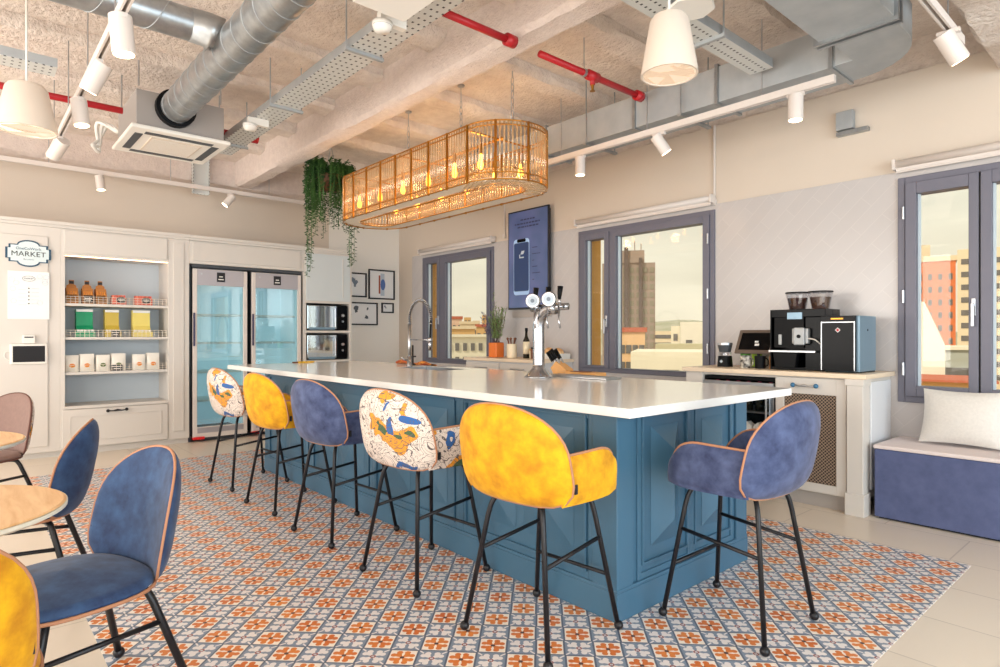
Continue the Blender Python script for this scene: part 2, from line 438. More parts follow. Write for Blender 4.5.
W1 = (-7.56, -5.96, .83, 2.36); W2 = (-4.52, -2.895, .83, 2.36); W3 = (-1.45, .30, .74, 2.36); W4 = (.95, 2.6, .74, 2.36)
holes = [W1, W2, W3, W4]
mb = MB(); walls_with_holes(mb, LX-.3, RX+.3, 0, 3.12, holes, lambda a, b, c, d: mb.box(a, b, WY, WY+.32, c, d))
wb = tag(mb.build('wall_back', M['beige']), kind=ST)
mb = MB(); walls_with_holes(mb, -7.86, RX, 0, 2.41, holes, lambda a, b, c, d: mb.box(a, b, WY-.012, WY+.001, c, d))
tag(mb.build('tile_cladding', M['walltile'], wb), kind=ST)
tag(MB().box(LX, RX, WY+.03, WY+.3, 3.12, TOP+.1).build('plaster_band', M['concrete'], wb), kind=ST)
for (a, b, c, d) in holes:      # ochre render of the outer reveals
    mb = MB().box(a-.002, a+.012, WY+.12, WY+.34, c, d).box(b-.012, b+.002, WY+.12, WY+.34, c, d).box(a, b, WY+.12, WY+.34, c-.01, c+.006)
    tag(mb.build('outer_reveal', M['ochre'], wb), kind=ST)
tag(MB().box(LX-.3, LX, FY-.3, WY, 0, 3.12).build('wall_left', M['beige']), kind=ST)
wl = bpy.data.objects['wall_left']
tag(MB().box(LX-.01, LX+.004, 3.98, WY-.0, 0, 3.12).build('painted_face', M['artwall'], wl), kind=ST)
# unseen walls behind the viewer, with openings made for the added fill lights
mb = MB(); walls_with_holes(mb, FY-.3, WY+.3, 0, TOP, [(-2.4, 4.2, .3, 2.9)], lambda a, b, c, d: mb.box(RX, RX+.3, a, b, c, d))
tag(mb.build('wall_right', M['beige']), kind=ST)
mb = MB(); walls_with_holes(mb, LX-.3, RX+.3, 0, TOP, [(-7.2, -3.0, .3, 2.9), (-2.4, 2.6, .3, 2.9)], lambda a, b, c, d: mb.box(a, b, FY-.3, FY, c, d))
tag(mb.build('wall_front', M['beige']), kind=ST)
ce = tag(MB().box(LX-.3, RX+.3, FY-.3, WY+.35, TOP, TOP+.3).build('ceiling', M['concrete']), kind=ST)
def rough_beam(x0, x1, y0, y1, z0, z1, name, m, seg=.12, amp=.012):
    """a long plastered beam whose lower faces wobble a little; long side along x or y"""
    along_x = (x1-x0) > (y1-y0)
    L0, L1 = (x0, x1) if along_x else (y0, y1); w0, w1 = (y0, y1) if along_x else (x0, x1)
    n = max(2, int((L1-L0)/seg)); prof = [(w0, z1), (w0, (z0+z1)/2), (w0, z0+.03), (w0+.03, z0), ((w0+w1)/2, z0), (w1-.03, z0), (w1, z0+.03), (w1, (z0+z1)/2), (w1, z1)]
    rnd = random.Random(int(abs(x0*91+y0*37))+3); vs = []; fs = []; k = len(prof)
    for i in range(n+1):
        for j, (w, z) in enumerate(prof):
            a = amp if 0 < j < k-1 else 0
            L = L0+(L1-L0)*i/n; w2 = w+rnd.uniform(-a, a); z2 = z+rnd.uniform(-a, a)
            vs.append((L, w2, z2) if along_x else (w2, L, z2))
    for i in range(n):
        for j in range(k-1): fs.append((i*k+j, i*k+j+1, (i+1)*k+j+1, (i+1)*k+j))
    fs.append(tuple(range(k))); fs.append(tuple(n*k+j for j in range(k))[::-1])
    return tag(MB().add(vs, fs).build(name, m, ce, auto=True), kind=ST)
rough_beam(-7.88, RX, 2.56, 2.77, 3.06, TOP+.02, 'beam', M['beamplaster'], amp=.006)
rough_beam(-8.25, -7.88, FY, WY, 3.06, TOP+.02, 'beam', M['beamplaster'])
rough_beam(-.87, -.35, FY, WY, 2.95, TOP+.02, 'beam', M['concrete'])
for x in (-7.0, -6.15, -5.3, -4.45, -3.6, -2.75, -1.9, .6, 1.5, 2.4):
    rough_beam(x-.12, x+.12, FY, 2.56, 3.275, TOP+.02, 'joist', M['concrete'])
    rough_beam(x-.12, x+.12, 2.77, WY, 3.275, TOP+.02, 'joist', M['concrete'])
tag(MB().box(-7.6, -1.52, WY-.03, WY-.012, 0, .08).build('baseboard_back', M['cabinet']), kind=ST)

# windows
def window(i, hole, sashes, handles, hinges=()):
    a, b, c, d = hole
    w = bpy.data.objects.new('window_%d' % i, None); COL.objects.link(w); w.location = ((a+b)/2, WY, c); tag(w, kind=ST)
    o = Vector(w.location)
    def P(mb, name, m, bev=.004): 
        mb.v = [tuple(Vector(v)-o) for v in mb.v]; return tag(mb.build(name, m, w, bevel=bev), kind=ST)
    y0, y1 = WY-.03, WY+.09
    fr = .045
    P(MB().box(a, a+fr, y0, y1, c, d).box(b-fr, b, y0, y1, c, d).box(a+fr, b-fr, y0, y1, c, c+fr).box(a+fr, b-fr, y0, y1, d-fr, d), 'window_frame', M['frame'])
    for (s0, s1, g0, g1, gz0, gz1) in sashes:
        q = MB().box(s0, g0, y0-.015, y1-.02, c+fr, d-fr).box(g1, s1, y0-.015, y1-.02, c+fr, d-fr).box(g0, g1, y0-.015, y1-.02, c+fr, gz0).box(g0, g1, y0-.015, y1-.02, gz1, d-fr)
        P(q, 'sash', M['frame'])
        P(MB().box(g0, g0+.012, WY-.002, WY+.03, gz0, gz1).box(g1-.006, g1, WY-.002, WY+.03, gz0, gz1), 'glazing_bead', M['seal'], 0)
        P(MB().box(g0, g1, WY+.03, WY+.036, gz0, gz1), 'pane', M['glass'], 0)
    for (hx, hz) in handles:
        P(MB().box(hx-.012, hx+.012, y0-.03, y0-.012, hz-.07, hz+.05).box(hx-.008, hx+.008, y0-.055, y0-.03, hz-.005, hz+.015).box(hx-.009, hx+.009, y0-.065, y0-.05, hz-.14, hz+.015), 'window_handle', M['steel'], .003)
    for (hx, hz) in hinges:
        P(MB().lathe([(.009, -.045), (.009, .045)], (hx, y0-.022, hz), 10), 'hinge', M['steel'], 0)
    return w
window(1, W1, [(-7.51, -7.11, -7.44, -7.18, .90, 2.26), (-7.10, -6.01, -6.97, -6.08, .90, 2.24)], [(-7.135, 1.45)])
window(2, W2, [(-4.47, -4.09, -4.41, -4.15, .90, 2.25), (-4.08, -2.94, -4.0, -3.005, .88, 2.25)], [(-4.115, 1.38)], [(-2.95, 1.1), (-2.95, 1.6), (-2.95, 2.1)])
window(3, W3, [(-1.40, -.975, -1.331, -1.03, .86, 2.23), (-.965, .25, -.905, .18, .86, 2.23)], [(-1.0, 1.42)], [(-1.41, .98), (-1.41, 1.5), (-1.41, 2.1)])
window(4, W4, [(1.0, 2.55, 1.08, 2.47, .86, 2.23)], [])

# ------------------------------------------------------------------ city outside (far away, stands on the ground 16 m below)
GZ = -16
tag(MB().box(-700, 500, 8, 900, GZ-1, GZ).build('ground', M['ground']), kind=ST)
def bmat(name, col, var=.06): return mat(name, C(*col), .85, var=var, vscale=.6)
winm = mat('far_window_dark', C(110,104,100), .3)
winc = mat('far_window_grey', C(150,140,120), .4)
def building(label, x0, x1, ytop, dist, depth, m, wins=None, wm=None, cat='building', roof=None, turn=0, nm='apartment_building'):
    """a block facing the viewer; wins = (cols, rows, window width, height, top margin, row pitch)"""
    a = away(x0, ytop, dist); b = away(x1, ytop, dist); wd = (b-a).length; top = a.z
    mid = (a+b)/2; rd = Vector((mid.x, mid.y)).normalized(); ang = math.atan2(-rd.x, rd.y)+turn; wd *= -sT*rd.x+cT*rd.y
    r = thing(nm, label, cat, (mid.x, mid.y, GZ), ang)
    H = top-GZ
    MB().box(-wd/2, wd/2, 0, depth, 0, H).build('block', m, r)
    if roof: MB().box(-wd/2-.3, wd/2+.3, -.3, depth+.3, H, H+roof[0]).build('roof', roof[1], r)
    if wins:
        nc, nr, ww, wh, mar, pit = wins
        first = None
        for i in range(nc):
            for j in range(nr):
                x = -wd/2+wd*(i+.5)/nc; z = H-mar-pit*j
                if first is None:
                    first = MB().box(-ww/2, ww/2, -.12, .02, -wh, 0).build('window', wm or winm, r); first.location = (x, 0, z)
                else:
                    c = first.copy(); COL.objects.link(c); c.parent = r; c.location = (x, 0, z)
    return r, wd, H
tower = bmat('tower_brown_concrete', (176,154,140), .15)
cream = bmat('cream_facade', (236,214,180)); pale = bmat('pale_facade', (236,224,200)); orange = bmat('orange_brick', (226,126,70)); ochre2 = bmat('sand_facade', (226,180,120)); redroof = bmat('red_roof', (200,110,80)); white = bmat('white_facade', (242,232,214)); grey = bmat('grey_facade', (176,176,164))
# window 2: the brown tower in three slabs, and the low white houses
r, wd, H = building('brown high-rise tower of stacked balconies behind the middle window', 602, 655, 263, 130, 14, tower, (8, 11, .85, 1.1, 1.0, 1.75), winc)
MB().box(-wd/2+1, wd/2-2.2, -.3, 8, H, H+2.6).build('upper_storey', tower, r)
MB().box(-wd/2+4.6, -wd/2+5.4, -.7, 0, 0, H+3.2).build('pier', bmat('tower_pier', (112,96,88)), r)
MB().box(-wd/2+7.6, -wd/2+8.2, -.7, 0, 0, H+1).build('pier', bmat('tower_pier_b', (112,96,88)), r)
MB().box(-wd/2+3.2, -wd/2+3.7, -.5, 0, H+3, H+7).box(-wd/2-1, -wd/2+8.0, -.5, 0, H+6.2, H+6.8).box(wd/2-3, wd/2-2.8, 0, .3, H, H+4.0).box(wd/2-4.3, wd/2-4.1, 0, .3, H, H+4.6).build('roof_mast', tower, r)
building('white flat-roofed house right of the tower, seen through the middle window', 680, 716, 322, 110, 14, white, (2, 2, 1.1, 2.6, 3.2, 5))
building('pale stepped house beside the white house outside the middle window', 671, 680, 326, 125, 5, pale, (1, 1, .8, 1.4, 1.6, 3))
building('long cream parapet building at the foot of the middle window', 630, 712, 352, 45, 10, pale, (3, 1, 1.1, 1.9, 1.3, 3), winc)
building('peach house with a rounded gable left under the tower', 619, 645, 332, 95, 10, bmat('peach_facade', (240,196,150)), (4, 2, .8, 1.3, 2, 2.6), roof=(.7, redroof))
building('low terrace with dark garden wall between tower and parapet', 655, 716, 344, 85, 8, bmat('terrace_stone', (200,188,150)), (4, 1, 1.5, .8, .8, 2), winm)
building('tiny pale houses block on the skyline right of the tower', 655, 676, 331, 240, 14, cream, (6, 2, 1.4, 1.4, 1.5, 3))
# window 3
building('orange brick apartment block with rows of small dark windows', 895, 955, 262, 150, 12, orange, (6, 9, .8, 1.5, 3.0, 3.1), roof=(1.2, cream))
building('cream tower block right of the orange apartment block', 956, 1040, 247, 136, 10, cream, (5, 10, 1.5, 1.2, 2.2, 2.9))
building('beige penthouse storey above the orange block', 895, 930, 246, 180, 8, cream)
r, wd, H = building('white gabled side wall in front of the orange block', 915, 945, 345, 40, 6, white)
MB().prism([(-wd/2, H), (wd/2, H), (-wd/2+.5, H+2.8), (-wd/2, H+3)], 0, 6, 'y').build('gable', white, r)
building('grey house with two rows of windows beside the gabled wall', 944, 990, 350, 55, 8, grey, (4, 2, .9, 1.2, 1.6, 1.9), roof=(.3, pale))
building('small ochre house low in the right window', 905, 990, 382, 34, 5, bmat('ochre_facade', (236,180,110)), (5, 1, .7, .8, .55, 2), roof=(.12, redroof))
building('white high block seen in the right sash of the right window', 1040, 1120, 262, 120, 14, white, (6, 9, 2.4, 1.6, 3.0, 3.6))
# window 1: hillside
hb = MB()
def hillp(u, v):
    x = -900+1500*u; y = 420+260*v
    return (x, y, GZ-2+math.sin(PI*min(1, v))*(24+9*math.sin(u*23)+5*math.sin(u*51+1)))
tag(hb.grid(hillp, 60, 10).build('ground_hills', M['hill'], smooth=True), kind=ST)
bx = [(436, 462, 319, 230, bmat('pinkish_facade', (236,196,170)), 'pinkish hillside house with a red roof in the left window', redroof, 5, 3), (460, 478, 324, 215, cream, 'cream hillside house in the middle of the left window', cream, 4, 3),
      (476, 500, 327, 200, ochre2, 'sand hillside house beside the potted herb in the left window', redroof, 4, 3), (447, 475, 329, 130, ochre2, 'sand house with dark window rows in the left window', cream, 5, 2),
      (430, 500, 337, 60, pale, 'long pale house low in the left window', pale, 9, 2)]
for k, (a, b, y, dd, m_, lb, rf, nc, nr) in enumerate(bx):
    s_ = dd/90; ww = (b-a)/F*dd/nc*.5
    building(lb, a, b, y, dd, 6, m_, (nc, nr, ww, 1.1*s_, .9*s_, 2.0*s_), roof=(.4*s_, rf), nm='house')
hl = ['leftmost of all, cream', 'second from left, cream', 'third from left, tan', 'fourth from left, cream', 'fifth from left, tan', 'sixth from left, cream', 'seventh from left, tan', 'rightmost of all, cream']
for k in range(8):
    x = 428+k*9.0
    building('tiny far house on the slope in the left window, '+hl[k], x, x+7, 318-3*math.sin(k*2.3), 330+20*k, 10, [cream, cream, ochre2, cream, ochre2, cream, ochre2, cream][k], (2, 2, 1.4, 1.4, 2, 4), nm='house')

# ------------------------------------------------------------------ left wall: fitted cabinets
CX = -7.565
cab = thing('market_cabinet', 'full height white fitted cupboard wall with open snack niche and drawer', 'cabinet', (CX, 0, 0))
def R(mb, name, m, par, base, **k):
    b = Vector(base); mb.v = [tuple(Vector(v)-b) for v in mb.v]; return mb.build(name, m, par, **k)
cb = (CX, 0, 0)
X1, XB = CX, LX+.005
body = MB().box(XB, X1, -2.6, .76, .06, 2.30)                       # left plain panel
body.box(XB, X1, .76, .80, .06, 2.30).box(XB, X1, 1.74, 1.955, .06, 2.30).box(XB, X1, .80, 1.74, 2.035, 2.30).box(XB, X1-.03, .80, 1.74, .06, .47).box(XB, X1, .80, 1.74, .47, .50)
R(body, 'carcass', M['cabinet'], cab, cb, bevel=.003)
R(MB().box(XB, XB+.25, .80, 1.74, .50, 2.035), 'niche_back', M['niche'], cab, cb)
R(MB().box(XB, X1-.05, -2.6, 1.955, 0, .06), 'plinth', M['cabinet'], cab, cb)
R(MB().box(XB, X1+.02, -2.6, 1.955, 2.30, 2.325).box(XB, X1+.035, -2.6, 1.955, 2.325, 2.36), 'cornice', M['cabinet'], cab, cb, bevel=.002)
R(MB().box(X1, X1+.012, -.9, .66, .12, 2.2), 'door_panel', M['cabinet'], cab, cb, bevel=.004)
R(MB().box(X1, X1+.012, .79, 1.73, 2.06, 2.285), 'header_panel', M['cabinet'], cab, cb, bevel=.004)
dr = R(MB().box(X1-.03, X1+.012, .775, 1.735, .075, .465), 'drawer', M['cabinet'], cab, cb, bevel=.004)
R(MB().box(X1+.012, X1+.018, .84, 1.67, .14, .144).box(X1+.012, X1+.018, .84, 1.67, .388, .392).box(X1+.012, X1+.018, .84, .844, .14, .39).box(X1+.012, X1+.018, 1.666, 1.67, .14, .39), 'moulding', M['cabinet'], dr, cb)
R(MB().ball((X1+.03, 1.165, .433), .017).ball((X1+.03, 1.335, .437), .017).tube([(X1+.012, 1.165, .433), (X1+.04, 1.165, .433)], .006).tube([(X1+.012, 1.335, .437), (X1+.04, 1.335, .437)], .006).tube([(X1+.035, 1.165, .433), (X1+.035, 1.21, .43), (X1+.035, 1.25, .436), (X1+.035, 1.29, .43), (X1+.035, 1.335, .437)], [.006, .006, .012, .006, .006]), 'drawer_handle', M['black_metal'], dr, cb, smooth=True)
R(MB().box(X1, X1+.01, 1.79, 1.90, .15, 2.25), 'pilaster_panel', M['cabinet'], cab, cb, bevel=.003)
for z in (1.55, 1.205, .845):
    sh = R(MB().box(XB+.25, X1-.02, .80, 1.74, z-.028, z), 'shelf', M['cabinet'], cab, cb, bevel=.002)
    g = MB()
    for k in range(3): g.tube([(X1-.03, .805, z+.02+.025*k), (X1-.03, 1.735, z+.02+.025*k)], .0022, 5)
    for k in range(24): g.tube([(X1-.03, .81+k*.04, z), (X1-.03, .81+k*.04, z+.072)], .0018, 4)
    R(g, 'wire_guard', M['wire'], sh, cb)
R(MB().box(X1-.035, X1-.02, .80, 1.74, 2.027, 2.034), 'led_strip', mat('warm_led_strip', C(255,230,200), .5, emit=C(255,206,160), estr=5), cab, cb)
# fridge surround and oven tower belong to the same run: a second unit
un = thing('oven_tower', 'tall white cabinet tower with two built-in ovens right of the glass fridges', 'cabinet', (CX, 3.64, 0))
ub = (CX, 3.64, 0)
R(MB().box(XB, X1, 3.30, 3.34, 0, 2.30).box(XB, X1, 3.945, 3.98, 0, 2.30).box(XB, X1, 3.34, 3.945, 1.64, 2.30).box(XB, X1, 3.34, 3.945, 1.255, 1.285).box(XB, X1, 3.34, 3.945, 0, .90).box(XB, XB+.02, 3.34, 3.945, .9, 1.64), 'carcass', M['cabinet'], un, ub, bevel=.002)
R(MB().box(XB, X1+.02, 3.30, 3.98, 2.30, 2.325).box(XB, X1+.035, 3.30, 3.99, 2.325, 2.36), 'cornice', M['cabinet'], un, ub, bevel=.002)
d_ = R(MB().box(X1, X1+.012, 3.335, 3.95, 1.67, 2.28), 'cupboard_door', mat('pale_grey_lacquer', C(206,212,214), .4), un, ub, bevel=.003)
R(MB().box(X1+.012, X1+.02, 3.84, 3.846, 1.72, 2.23), 'finger_groove', M['cabinet'], d_, ub)
R(MB().box(X1, X1+.012, 3.335, 3.95, .1, .86), 'lower_door', M['cabinet'], un, ub, bevel=.003)
hd = tag(R(MB().box(XB, X1, 1.956, 3.299, 2.04, 2.299).box(X1, X1+.012, 1.99, 3.26, 2.075, 2.28).box(XB, X1+.02, 1.956, 3.299, 2.30, 2.325).box(XB, X1+.035, 1.956, 3.299, 2.325, 2.36), 'bridge_cabinet', M['cabinet'], None, (0,0,0), bevel=.003), 'long white cupboard bridging over the two glass door fridges', 'cabinet')

def microwave(z, label):
    r = thing('built_in_oven', label, 'oven', (CX-.03, 3.64, z), 0, 'built-in ovens in the white tower')
    MB().box(-.5, 0, -.285, .285, .004, .335).build('body', M['black_plastic'], r, bevel=.006)
    MB().box(0, .02, -.28, .125, .02, .325).build('oven_door', M['oven_glass'], r, bevel=.006)
    MB().box(0, .018, .135, .28, .02, .325).build('control_panel', M['gloss_black'], r, bevel=.004)
    MB().lathe([(.02, 0), (.02, .02), (.016, .024)], (.018, .21, .2), 16, 'x').build('dial', M['steel'], r, smooth=False)
    MB().lathe([(.014, 0), (.014, .016)], (.018, .21, .12), 16, 'x').build('dial', M['steel'], r)
    MB().tube([(.02, .09, .05), (.05, .09, .05), (.05, .09, .29), (.02, .09, .29)], .006).build('oven_handle', M['steel'], r)
    MB().box(.02, .024, -.26, .1, .01, .04).build('vent_strip', M['cooler_side'], r)
microwave(1.287, 'upper mirrored built-in oven directly under the cupboard door'); microwave(.902, 'lower mirrored built-in oven directly above the countertop line')

# fridges
def fridge(y0, y1, label, handle_y, goods):
    w = y1-y0; r = thing('glass_door_fridge', label, 'fridge', (CX, y0, 0), 0, 'tall glass door fridges')
    t = .03
    MB().box(-.60, -.04, 0, t, .06, 2.0).box(-.60, -.04, w-t, w, .06, 2.0).box(-.6, -.04, t, w-t, 1.96, 2.0).box(-.6, -.04, t, w-t, .06, .12).build('casing', M['darkframe'], r)
    MB().box(-.60, -.58, t, w-t, .12, 1.96).box(-.58, -.05, t, t+.01, .12, 1.96).box(-.58, -.05, w-t-.01, w-t, .12, 1.96).build('liner', M['fridge_in'], r)
    for z in (.45, .78, 1.12, 1.45): MB().box(-.56, -.08, t+.012, w-t-.012, z, z+.022).build('shelf', M['white_plastic'], r)
    d = MB().box(-.035, 0, 0, .045, .045, 1.985).box(-.035, 0, w-.045, w, .045, 1.985).box(-.035, 0, .045, w-.045, 1.80, 1.985).box(-.035, 0, .045, w-.045, .045, .17).build('door', M['white_metal'], r, bevel=.004)
    MB().box(0, .003, .045, w-.045, 1.80, 1.98).build('fascia', M['fridge_panel'], d); MB().box(0, .003, .045, w-.045, .1, .16).build('kick_fascia', M['fridge_panel'], d)
    MB().box(-.02, -.014, .045, w-.045, .17, 1.80).build('door_glass', M['fridge_glass'], d)
    MB().box(.0, .016, handle_y, handle_y+.016, 1.10, 1.48).build('handle', mat('navy_handle', C(44,42,84), .4), d)
    MB().box(.003, .006, w*.5-.045, w*.5+.045, 1.845, 1.955).build('logo_plate', M['blacklabel'], d)
    MB().box(.006, .0068, w*.5-.02, w*.5+.02, 1.90, 1.912).box(.006, .0068, w*.5-.03, w*.5+.03, 1.868, 1.88).build('plate_print', M['white_plastic'], d)
    MB().lathe([(.012, 0), (.012, .006)], (.003, .09, 1.93), 14, 'x').build('lock', M['steel'], d)
    MB().box(-.06, .025, -.0, .12, .03, .06).build('foot', M['red_plastic'], r, bevel=.006)
    MB().box(-.55, -.06, .13, w-.05, 0, .06).build('base', M['darkframe'], r)
    return r
fridge(1.995, 2.60, 'left tall glass door fridge, next to the snack niche', .002, 0)
fridge(2.655, 3.27, 'right tall glass door fridge, next to the oven tower', .002, 0)
tag(MB().box(XB, CX-.06, 1.957, 1.985, 0, 2.035).box(XB, CX-.06, 3.275, 3.298, 0, 2.035).box(XB, CX-.02, 1.985, 3.275, 2.005, 2.037).build('fridge_recess_frame', M['darkframe']), 'dark recess frame around the two tall fridges', 'frame')

# sign, poster, tablet
sg = thing('market_sign', 'white and navy shaped wall sign reading MARKET', 'sign', (CX+.014, .505, 2.02))
def plaque(sc):
    pts = []
    hw, hh = .178*sc, .085*sc
    pts += [(-hw, -hh*.62), (-hw*.86, -hh*.62), (-hw*.86, -hh), (-hw*.5, -hh)]
    pts += [(hw*.5*math.cos(a), -hh-(.045*sc)*math.sin(a)) for a in [PI-PI*k/10 for k in range(1, 10)]]
    pts += [(hw*.5, -hh), (hw*.86, -hh), (hw*.86, -hh*.62), (hw, -hh*.62), (hw, hh*.62), (hw*.86, hh*.62), (hw*.86, hh), (hw*.5, hh)]
    pts += [(hw*.5*math.cos(a), hh+(.045*sc)*math.sin(a)) for a in [PI*k/10 for k in range(1, 10)]]
    pts += [(-hw*.5, hh), (-hw*.86, hh), (-hw*.86, hh*.62), (-hw, hh*.62)]
    return pts
MB().prism(plaque(1), 0, .008, 'x').build('border', M['navy_print'], sg)
MB().prism(plaque(.9), .008, .011, 'x').build('face', M['signface'], sg)
text('MARKET', .068, (.0115, .0, -.008), (PI/2, 0, PI/2), M['blacklabel'], sg, sx=1.05)
text('OneCoWork', .036, (.0115, .0, .045), (PI/2, 0, PI/2), M['navy_print'], sg)
text('Barcelona', .020, (.0115, .0, -.058), (PI/2, 0, PI/2), M['grey_print'], sg)
ps = thing('menu_poster', 'white menu poster hung under the market sign', 'poster', (CX+.014, .507, 1.61))
MB().box(0, .006, -.162, .162, -.23, .235).build('sheet', M['paper'], ps)
pp = MB()
for k in range(9):
    a = random.Random(k); y = a.uniform(-.14, -.07) if k % 2 else a.uniform(.07, .14); z = a.uniform(-.1, .2)
    pp.tube([(.0065, y+.022*math.cos(t), z+.022*math.sin(t)) for t in [2*PI*j/12 for j in range(12)]], .0015, 4, closed=True)
pp.build('drawing', M['pale_print'], ps)
text('MARKET', .02, (.0065, 0, .165), (PI/2, 0, PI/2), M['navy_print'], ps)
MB().tube([(.0065, .05*math.cos(t), .165+.026*math.sin(t)) for t in [2*PI*j/20 for j in range(20)]], .0015, 4, closed=True).build('oval', M['navy_print'], ps)
for k in range(5):
    MB().ball((.006, 0, .07-k*.037), .006).build('bullet', M['blacklabel'], ps)
    MB().box(.006, .007, .02, .08, .068-k*.037, .072-k*.037).box(.006, .007, -.08, -.02, .055-k*.037, .058-k*.037).build('menu_line', M['pale_print'], ps)
tb = thing('wall_tablet', 'white framed dark screen tablet mounted on the cabinet panel', 'tablet', (CX+.012, .508, 1.04))
MB().box(0, .03, -.148, .148, -.1, .1).build('casing', M['white_plastic'], tb, bevel=.012)
MB().box(.03, .032, -.125, .125, -.078, .078).build('screen', M['screen'], tb)
MB().tube(smoothpath([(.01, -.148, .03), (.01, -.18, .02), (.01, -.185, -.03), (.01, -.15, -.06)]), .004).build('cable', M['white_plastic'], tb)
rd = thing('card_reader', 'small white card reader box above the wall tablet', 'card reader', (CX+.0135, .506, 1.185))
MB().box(0, .035, -.05, .05, -.043, .04).build('casing', M['white_plastic'], rd, bevel=.006)
MB().box(.035, .037, -.035, .035, .012, .024).build('slot', M['blacklabel'], rd)

# goods on the niche shelves
gx = CX-.06
def goods(z0):
    pass
for y0, y1, z1, lb in [(.82, .92, 1.80, 'amber snack bar display box, leftmost on the top shelf'), (.958, 1.05, 1.80, 'amber snack bar display box with a black card, middle of three'), (1.075, 1.168, 1.795, 'amber snack bar display box, rightmost of the three')]:
    r = thing('snack_bar_display', lb, 'snack box', (gx, (y0+y1)/2, 1.551), 0, 'snack bar displays on the top shelf'); w = (y1-y0)/2
    MB().prism([(-.14, 0), (0, 0), (0, .09), (-.05, .16), (-.14, .16)], -w, w, 'y').build('tray', M['cardboard'], r)
    for k in range(4): MB().box(-.045+.002*k, -.0, -w+.008+k*(2*w-.016)/4, -w+.002+(k+1)*(2*w-.016)/4, .02, .125).build('snack_bar', M['amberbox'], r)
    MB().prism([(-w*.95, .15), (w*.95, .15), (w*.8, .19), (w*.45, .2), (w*.45, .245), (-w*.45, .245), (-w*.45, .2), (-w*.8, .19)], -.10, -.095, 'x').build('header_card', M['cardboard'], r)
    MB().box(-.094, -.09, -w*.4, w*.4, .205, .235).build('badge', M['blacklabel'], r)
    if 'black card' in lb: 
        MB().box(.001, .004, -w*.9, w*.9, .01, .085).build('price_card', M['blacklabel'], r); MB().box(.004, .0046, -w*.7, w*.7, .05, .058).box(.004, .0046, -w*.5, w*.5, .032, .038).build('card_print', M['white_plastic'], r)
for y0, y1, lb in [(1.215, 1.35, 'red snack box with a black oval card, left of the pair'), (1.43, 1.60, 'red snack box with a black oval card, right of the pair')]:
    r = thing('snack_box', lb, 'snack box', (gx, (y0+y1)/2, 1.551), 0, 'red snack boxes on the top shelf'); w = (y1-y0)/2
    MB().box(-.12, -.005, -w, w, 0, .075).build('tray', M['redbox'], r, bevel=.003)
    for k in range(5): MB().box(-.1, -.01, -w+.006+k*(2*w-.01)/5, -w+(k+1)*(2*w-.01)/5, .02, .10).build('snack_packet', M['redbox'], r)
    MB().lathe([(.045, 0), (.045, .003)], (.0, w*.25, .05), 20, 'x', sx=1, sy=.75).build('price_card', M['blacklabel'], r)
    MB().box(.003, .0036, w*.25-.03, w*.25+.03, .052, .06).box(.003, .0036, w*.25-.02, w*.25+.02, .038, .044).build('card_print', M['white_plastic'], r)
for y0, y1, m_, lb in [(.893, 1.066, 'greenbox', 'green cardboard tea dispenser carton on the middle shelf'), (1.15, 1.30, 'goldbox', 'gold cardboard dispenser carton with a black card on the middle shelf'), (1.405, 1.60, 'yellowbox', 'pale yellow cardboard dispenser carton on the middle shelf')]:
    r = thing('dispenser_carton', lb, 'carton', (gx-.01, (y0+y1)/2, 1.206), 0, 'dispenser cartons on the middle shelf'); w = (y1-y0)/2
    MB().prism([(-.15, 0), (0, 0), (0, .06), (-.05, .12), (-.06, .29), (-.15, .29)], -w*.85, w*.85, 'y').build('carton', M[m_], r, bevel=.002)
    MB().box(.0, .02, -w, w, 0, .055).build('front_tray', M[m_], r, bevel=.002)
    MB().box(-.052, -.048, -w*.84, w*.84, .262, .288).build('top_band', M['paper'], r)
    for k in range(5): MB().box(.003, .014, -w*.85+k*w*.35, -w*.85+k*w*.35+w*.28, .055, .075).build('sachet', M['pouch'] if m_ != 'greenbox' else M['paper'], r)
    if m_ == 'goldbox':
        MB().box(.021, .024, -.02, .06, .0, .062).build('price_card', M['blacklabel'], r); MB().box(.024, .0246, -.01, .05, .04, .05).box(.024, .0246, 0, .04, .02, .027).build('card_print', M['white_plastic'], r)
plab = ['white snack pouch with orange fruit print, leftmost on the lowest shelf', 'white snack pouch with orange fruit print, second from the left', 'white snack pouch with olive print, third from the left', 'white snack pouch with olive print and a black card, fourth from the left', 'white snack pouch with red print, fifth from the left', 'white snack pouch with red print, rightmost on the lowest shelf']
